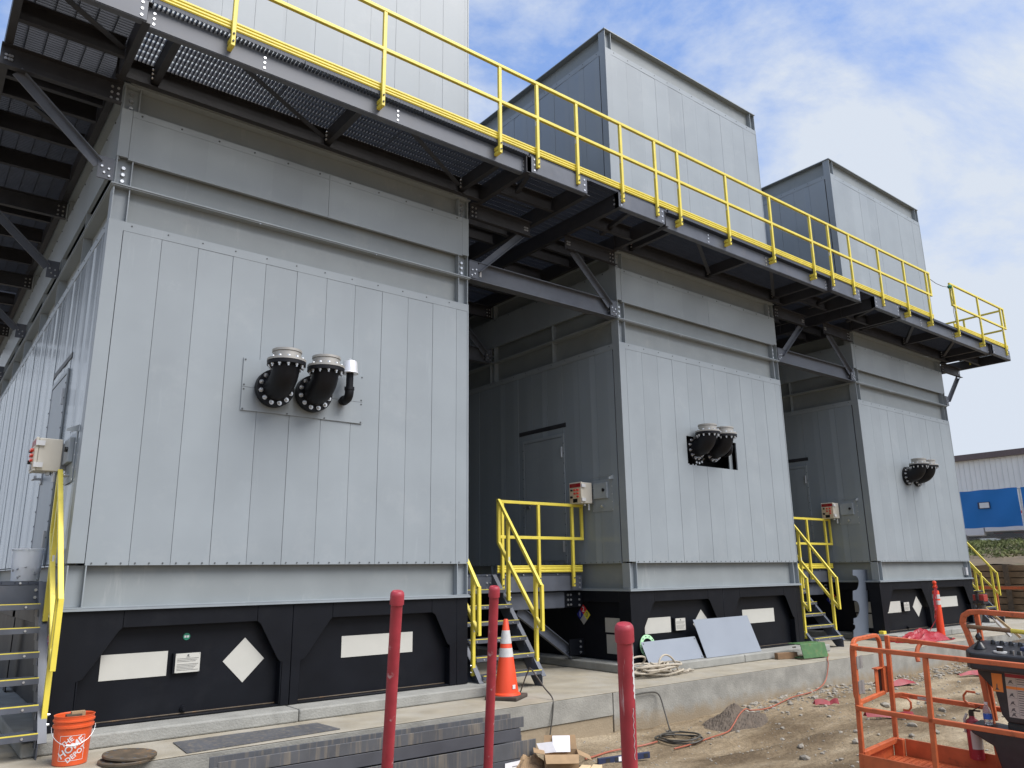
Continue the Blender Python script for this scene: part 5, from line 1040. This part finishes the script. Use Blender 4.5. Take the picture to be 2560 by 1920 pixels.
# gate at the end: rounded frame on hinges, with latch
mb = MB().use('lift_orange'); gz0, gz1, gy0, gy1 = 0.545, 1.10, 0.115, WD-0.09; r_ = 0.11; gp = [(-0.02, gy1, gz0+0.02)]
for cy_, cz_, a0 in ((gy0+r_, gz0+r_, 270), (gy0+r_, gz1-r_, 180), (gy1-r_, gz1-r_, 90)):
    for i in range(7): a = R(a0-15*i); gp.append((-0.02, cy_+r_*math.cos(a), cz_+r_*math.sin(a)))
gp.append((-0.02, gy1, gz0+0.05)); sq_path(mb, gp, 0.036); gt = mb.build('gate', t, bevel=0.006)
mb = MB().use('lift_orange').box((-0.03, gy1-0.16, 0.57), (-0.022, gy1-0.09, 0.80)); mb.box((-0.05, gy1-0.16, 0.79), (0.0, gy1+0.03, 0.80)); mb.box((-0.04, gy1-0.02, 0.56), (0.0, gy1+0.07, 0.80)); mb.use('button_black').box((-0.035, gy1-0.08, 0.57), (-0.025, gy1-0.02, 0.79)); mb.build('latch', gt)
for z in (0.70, 0.915): mb = MB().use('galv').box((0.042, 0.05, z-0.055), (0.048, 0.165, z+0.055)); mb.cyl((0.048, 0.105, z-0.055), (0.048, 0.105, z+0.055), 0.010, n=8); mb.build('hinge', gt)
# guard loop over the console
mb = MB().use('lift_orange'); lp = [(0.90, WD-0.06, 0.3), (0.84, WD-0.06, 0.9), (0.76, WD-0.06, 1.20)]
lp += [(0.735, WD-.06, 1.27), (0.75, WD-.06, 1.33), (0.80, WD-.06, 1.365), (0.90, WD-.06, 1.375), (1.6, WD-.06, 1.36), (1.8, WD-.06, 1.34)]; sq_path(mb, [(0.92, WD-.06, -0.02)]+lp, 0.045); sq_path(mb, [(0.84, WD-0.0, 1.35), (0.87, WD, 0.9), (0.90, WD-.02, 0.45)], 0.04); mb.build('console_guard', t, bevel=0.006)
mb = MB().use('wood_dark'); mb.tube([(0.74, WD-.06, 1.24), (1.1, WD-.06, 1.23), (1.75, WD-.06, 1.21)], 0.019, 10); mb.use('yellow'); mb.tube([(1.12, WD-.06, 1.2295), (1.55, WD-.06, 1.2175)], 0.0195, 10); mb.build('worn_grip', t)
# control console
con = thing('control_console', '', '', (0, 0, 0)); del con['label']; del con['category']; con.parent = t
con.name = 'control_console'
def cbox(mb, outline, y0, y1): mb.plate(outline, (0, y1, 0), (1,0,0), (0,0,1), y1-y0)
mb = MB().use('console_black'); zs = lambda y, x=1.0: 1.055+0.20*(y-0.42)+0.01*(x-0.9)
def slab(x0, x1, y0, y1, z0):
    mb.add([(x0, y0, z0), (x1, y0, z0), (x1, y1, z0), (x0, y1, z0), (x0, y0, zs(y0, x0)), (x1, y0, zs(y0, x1)), (x1, y1, zs(y1, x1)), (x0, y1, zs(y1, x0))], [(0,3,2,1),(4,5,6,7),(0,1,5,4),(1,2,6,5),(2,3,7,6),(3,0,4,7)])
c8 = [(0.82, 0.50), (0.87, 0.43), (0.92, 0.42), (1.85, 0.42), (1.85, 0.80), (0.90, 0.80), (0.84, 0.76)]; n8 = len(c8)
mb.add([(x, y, 0.915) for x, y in c8]+[(x, y, zs(y, x)) for x, y in c8], [tuple(range(n8-1, -1, -1)), tuple(range(n8, 2*n8))]+[(i, (i+1) % n8, n8+(i+1) % n8, n8+i) for i in range(n8)])
hs = mb.build('console_top', t, bevel=0.014)
mb = MB().use('console_black'); cbox(mb, [(0.87, 0.87), (0.88, 0.80), (0.97, 0.70), (1.0, 0.66), (1.03, 0.48), (1.07, 0.42), (1.75, 0.42), (1.75, 0.87)], 0.56, 0.74); cbox(mb, [(1.06, 0.42), (1.06, 0.30), (1.75, 0.26), (1.75, 0.42)], 0.58, 0.72); cbox(mb, [(0.80, 0.375), (0.78, 0.34), (0.80, 0.30), (0.96, 0.22), (1.0, 0.05), (1.04, -0.02), (1.75, -0.02), (1.75, 0.33)], 0.50, 0.76); bd_ = mb.build('console_body', t, bevel=0.012); bd_.location = (-0.02, 0.06, 0.06)
bpy.data.objects.remove(con)
z_ = zs(0.56); mb = MB().use('button_black'); mb.lathe([(0.055, -.005), (0.05, 0.01), (0.02, 0.045), (0.016, 0.05)], (0.92, 0.56, z_), n=16); mb.tube([(0.92, 0.56, z_+.04), (0.915, 0.56, z_+.06)], 0.016, 8); mb.blob((0.915, 0.56, z_+.095), 0.028, 2, (1, 1, 1.3), 2); mb.build('joystick', hs)
z_ = zs(0.50); mb = MB().use('button_black').cyl((1.09, 0.50, z_-.005), (1.09, 0.50, z_+.042), 0.026, n=18); mb.use('white').cyl((1.09, 0.50, z_+.042), (1.09, 0.50, z_+.045), 0.022, n=18); mb.use('reflective').cyl((1.09, 0.5, z_-.005), (1.09, 0.5, z_+.008), 0.052, n=20); mb.build('speed_knob', hs)
for i in range(8):
    mb = MB().use('button_black' if i % 2 else 'console_black'); x = 1.18+i*0.055; z_ = zs(0.49, x); mb.lathe([(0.017, -.003), (0.016, 0.016), (0.011, 0.026), (0, 0.027)], (x, 0.49, z_), n=10); mb.use('galv').cyl((x+0.025, 0.46, z_-.01), (x+0.025, 0.455, z_+.03), 0.006, n=6); mb.build('toggle_switch', hs)
for i in range(5): z_ = zs(0.71); mb = MB().use('button_black'); mb.lathe([(0.02, -.003), (0.018, 0.018), (0.012, 0.03), (0, 0.031)], (0.98+i*0.07, 0.71, z_), n=10); mb.use('galv').cyl((1.01+i*.07, 0.70, z_-.01), (1.01+i*.07, 0.695, z_+.02), 0.008, n=6); mb.build('toggle_switch', hs)
mb = MB().use('navy').box((1.22, 0.57, zs(0.57)-.01), (1.62, 0.68, zs(.68)+.012)); mb.build('cover_strip', hs, bevel=0.01)
mb = MB().use('decal_orange').box((0.985, 0.5585, 0.665), (1.065, 0.5598, 0.815)); mb.use('ink'); mb.plate([(0, 0), (0.03, 0), (0.018, 0.02), (0.02, 0.05), (0.012, 0.05), (0.01, 0.02)], (1.005, 0.558, 0.68), (1,0,0), (0,0,1), 0.0004); mb.build('decal', bd_)
mb = MB().use('placard').box((1.09, 0.5585, 0.47), (1.45, 0.5598, 0.83)); mb.use('red_plastic').box((1.09, 0.5575, 0.795), (1.45, 0.5583, 0.825)); mb.use('decal_orange').box((1.09, 0.5575, 0.70), (1.45, 0.5583, 0.722)); mb.use('white'); put_text(mb, '\u25b2DANGER', 0.022, (1.32, 0.557, 0.81), (1,0,0), (0,0,1), 0.01); mb.use('ink')
put_text(mb, 'WARNING', 0.017, (1.33, 0.557, 0.711), (1,0,0), (0,0,1), 0.01)
for i in range(16):
    z = 0.782-i*0.019
    if 0.695 < z < 0.73: continue
    mb.box((1.175, 0.5575, z), (1.44-(i*31 % 5)*0.012, 0.5583, z+0.006))
for z in (0.757, 0.65, 0.585, 0.53, 0.49): mb.box((1.095, 0.5575, z-0.022), (1.165, 0.5583, z-0.0205)); mb.plate([(0, 0), (0.02, 0.012), (0.045, 0), (0.03, 0.02), (0.035, 0.034), (0.015, 0.03)], (1.105, 0.558, z-0.016), (1,0,0), (0,0,1), 0.0004)
mb.box((1.168, 0.5575, 0.475), (1.1695, 0.5583, 0.795)); mb.build('decal', bd_)
mb = MB().use('placard').box((1.24, 0.499, 0.21), (1.42, 0.4998, 0.28)); mb.use('ink'); mb.cyl((1.30, 0.499, 0.245), (1.30, 0.498, 0.245), 0.006, n=8); mb.cyl((1.33, 0.499, 0.245), (1.33, 0.498, 0.245), 0.006, n=8); mb.build('decal', bd_)
# fire extinguisher and bottle carried in the basket
Mx = Matrix.Translation((5.752, -4.263, -0.307)) @ BQ.to_matrix().to_4x4()
t = thing('fire_extinguisher', 'red fire extinguisher standing inside the orange lift basket', 'fire extinguisher', Mx @ Vector((0.735, WD-0.05, 0.10)), (0, 0, -1.4))
mb = MB().use('tool_red'); mb.mats = ['red_paint']; mb.lathe([(0, 0), (0.055, 0), (0.06, 0.01), (0.06, 0.29), (0.05, 0.325), (0.025, 0.34), (0.02, 0.36), (0, 0.36)], (0,0,0), n=24); mb.build('cylinder', t)
mb = MB().use('button_black').box((-0.02, -0.015, 0.36), (0.02, 0.015, 0.40)); mb.box((-0.015, -0.01, 0.40), (0.075, 0.01, 0.412)); mb.bar((0.0, 0, 0.40), (0.08, 0, 0.445), 0.02, 0.008); mb.build('valve', t); mb = MB().use('galv'); mb.tube([(-0.03, -0.03, 0.38), (-0.055, -0.04, 0.33), (-0.057, -0.04, 0.22)], 0.011, 8); mb.build('hose', t)
mb = MB().use('placard'); mb.lathe([(0.0606, 0.09), (0.0606, 0.24)], (0,0,0), n=24); vs2 = mb.v; mb2 = MB().use('placard'); n24 = 24
mb2.add([vs2[i] for i in range(48)], [(i, (i+1), 24+i+1, 24+i) for i in range(12, 19)], True); mb2.build('label', t)
t = thing('water_bottle', 'clear plastic water bottle with a blue label on the console ledge', 'bottle', Mx @ Vector((0.895, 0.64, 0.437)))
mb = MB().use('bottle_clear'); mb.lathe([(0, 0), (0.03, 0), (0.034, 0.01), (0.034, 0.10), (0.03, 0.125), (0.015, 0.155), (0.013, 0.17)], (0,0,0), n=22); mb.build('bottle', t); mb = MB().use('label_blue'); mb.lathe([(0.0346, 0.045), (0.0346, 0.088)], (0,0,0), n=22); mb.build('label', t); mb = MB().use('white'); mb.lathe([(0.015, 0.165), (0.015, 0.182), (0, 0.183)], (0,0,0), n=14); mb.build('cap', t)

# ================================================================== BACKGROUND AT THE RIGHT
# timber lagging wall
t = thing('timber_wall', 'brown timber lagging retaining wall below the grassy bank', 'retaining wall', (31.0, 0, 0))
g_ = random.Random(31)
for j in range(9):
    z0 = -0.62+j*0.235; mb = MB().use('timber'); y = -9.0
    while y < 20: L_ = g_.uniform(1.9, 2.6); d_ = g_.uniform(0, 0.035); mb.box((d_, y, z0), (0.2+d_, y+L_-0.02, z0+0.205)); y += L_
    mb.build('timber_course', t, bevel=0.008)
mb = MB().use('joint_dark').box((0.22, -9, -0.7), (0.26, 20, 1.4)); mb.build('backing', t)
for y in (-6.0, -1.2, 3.4, 8.0, 12.6):
    mb = MB().use('rust').ibeam((-0.06, y, -0.7), (-0.06, y, 1.5), 0.2, 0.18, upv=(1,0,0)); mb.build('soldier_pile', t)
mb = MB().use('joint_dark').box((-0.012, -4.5, -0.5), (-0.004, 1.25, 1.48)); mb.use('rust')
for i in range(24): mb.cyl((-0.03, -4.5+i*0.25, -0.5), (-0.03, -4.5+i*0.25, 1.5), 0.006, n=5)
for i in range(10): mb.cyl((-0.03, -4.5, -0.45+i*0.21), (-0.03, 1.25, -0.45+i*0.21), 0.006, n=5)
mb.build('wire_mesh', t)
# orange barrier and loose boards before it
t = thing('barrier_frame', 'orange pipe barrier standing before the timber wall', 'barrier', (27.2, 1.6, -0.2))
for y in (0.0, 0.85, 1.6): mb = MB().use('lift_orange').bar((0, y, 0), (0, y, 0.92), 0.06, 0.06); mb.build('post', t)
mb = MB().use('lift_orange').bar((-0.04, -0.4, 0.95), (-0.04, 3.0, 0.95), 0.05, 0.09); mb.build('rail', t)
for i, (y, z) in enumerate(((0.2, -0.15), (0.9, -0.1), (1.4, -0.02))): mb = MB().use('wood').box((26.2, y-1.2, z-0.1), (26.35, y+2.2, z)); tag(mb.build('board'), 'long loose wood board lying before the timber wall', 'board', 'loose boards before the timber wall')
# grass on the bank
g_ = random.Random(77); mb = MB().use('grass')
for i in range(15000):
    x = 31.7+5.6*g_.random()**0.8; y = g_.uniform(-5, 15); 
    if x < 33.0 and math.sin(y*1.3)+math.sin(y*0.47+1) < 0.4+(33.0-x): continue
    z = gh(x, y)+0.03; h = g_.uniform(.06, .26)*(0.7 if x < 33.4 else 0.9); a = g_.uniform(0, 6.28); w2 = 0.03; lx, ly = g_.uniform(-.15, .15), g_.uniform(-.15, .15)
    mb.add([(x-w2*math.cos(a), y-w2*math.sin(a), z), (x+w2*math.cos(a), y+w2*math.sin(a), z), (x+lx+w2*.3*math.cos(a), y+ly, z+h), (x+lx*1.6, y+ly*1.6, z+h*1.05)], [(0, 1, 2), (0, 2, 3)])
struct(mb.build('grass'), 'stuff')['label'] = 'rough green grass on the bank above the timber wall'
# chain link fence with blue banner
t = thing('chain_link_fence', 'chain link fence with steel posts on top of the bank', 'fence', (39.6, 0, 2.34))
for y in (-8.6, -5.0, -1.8, 1.9, 5.45, 9.0, 12.6): mb = MB().use('galv').cyl((0, y, 0), (0, y, 2.62), 0.04, n=10); mb.build('post', t)
mb = MB().use('galv').cyl((0, -13, 2.60), (0, 14, 2.60), 0.022, n=8); mb.build('top_rail', t)
mb = MB().use('galv')
for i in range(0, 150): 
    y = -6+i*0.12; mb.bar((0.01, y, 0.02), (0.01, y+0.95, 0.97), 0.006, 0.006); mb.bar((0.02, y+0.95, 0.02), (0.02, y, 0.97), 0.006, 0.006)
mb.build('wire_mesh', t)
for i, (y0, y1) in enumerate(((5.52, 12.5), (-5.0, 5.38))):
    mb = MB().use('blue_banner'); n_ = 40; vs_ = []
    for j in range(n_+1):
        y = y0+(y1-y0)*j/n_
        for k in range(7): vs_.append((-0.05+0.02*math.sin(j*0.7+k), y, 0.88+0.296*k+(0.012*math.sin(j*.9) if k in (0, 6) else 0)))
    mb.add(vs_, [(j*7+k, j*7+k+1, (j+1)*7+k+1, (j+1)*7+k) for j in range(n_) for k in range(6)], True)
    if i == 0: mb.use('navy').box((-0.085, 6.76, 1.77), (-0.075, 7.30, 2.08)); mb.use('white').box((-0.095, 6.80, 1.80), (-0.087, 7.22, 2.05))
    tag(mb.build('banner'), ['blue mesh banner with a small white patch tied to the chain link fence', 'second blue mesh banner at the right edge beyond the fence post'][i], 'banner', None).location = (39.6, 0, 2.34)
# warehouse
t = thing('warehouse', 'pale ribbed metal warehouse with dark eave behind the blue banner', 'warehouse', (58, 0, 2.3))
mb = MB().use('warehouse'); vs_ = []; y = -40.0
k = 0
while y < 45:
    mb.box((0.0, y, 0), (0.3, y+0.28, 6.45)); mb.box((-0.04, y+0.285, 0), (0.3, y+0.325, 6.45)); y += 0.33
    if k % 3 == 2: mb.box((-0.05, y, 0), (0.3, y+0.03, 6.45)); y += 0.04
    k += 1
mb.build('wall', t)
mb = MB().use('warehouse_trim').box((-0.35, -40, 6.45), (0.4, 45, 6.85)); mb.build('eave_gutter', t); mb = MB().use('warehouse'); mb.plate([(0, 0), (20, 2.2), (20, -7), (0, -7)], (0.31, 45, 6.5), (1,0,0), (0,0,1), -85); mb.build('body', t)
# trucks parked behind the fence
def truck(label, loc, cab, bed, rot=0):
    t = thing('parked_truck', label, 'truck', loc, (0, 0, rot), group='trucks parked behind the fence')
    mb = MB().use(cab); mb.plate([(0, 0.55), (2.0, 0.55), (2.0, 1.15), (1.75, 1.2), (1.45, 1.85), (0.15, 1.88), (0, 1.8)], (0, -0.95, 0), (1,0,0), (0,0,1), -1.9); mb.build('cab', t, bevel=0.05)
    mb = MB().use('glass_dark'); mb.box((0.3, -0.957, 1.22), (1.25, -0.9525, 1.72)); mb.box((-0.006, -0.75, 1.2), (-0.0015, 0.75, 1.7)); mb.build('window', t)
    mb = MB().use(bed).box((-3.0, -0.98, 0.75), (-0.06, 0.98, 1.6)); mb.build('bed', t, bevel=0.03); mb = MB().use('console_black').box((-3.0, -0.5, 0.45), (1.9, 0.5, 0.62)); mb.build('chassis', t)
    for x in (1.2, -2.1):
        for s_ in (-1, 1): mb = MB().use('rubber').cyl((x, s_*0.72, 0.4), (x, s_*0.97, 0.4), 0.4, n=20); o = mb.build('wheel', t); q = MB().use('galv').cyl((x, s_*0.975, 0.4), (x, s_*0.985, 0.4), 0.22, n=14); q.build('rim', o)
    return t
truck('white pickup truck half hidden by the farthest enclosure', (45.0, 9.0, 2.45), 'white', 'white', R(95))
truck('truck with red cab and white box body below the blue banner', (47.0, 7.4, 2.45), 'tool_red', 'white', R(100)).children
mb = MB().use('yellow').box((38.2, 2.6, 2.72), (38.5, 4.1, 2.80)); tag(mb.build('plank'), 'yellow plank lying in the grass before the fence', 'plank')
mb = MB().use('console_black').box((41.2, 4.2, 2.45), (42.0, 5.2, 3.9)); mb.box((41.15, 4.15, 3.92), (42.05, 5.25, 3.98)); tag(mb.build('waste_bin'), 'tall dark bin behind the chain link fence', 'bin')
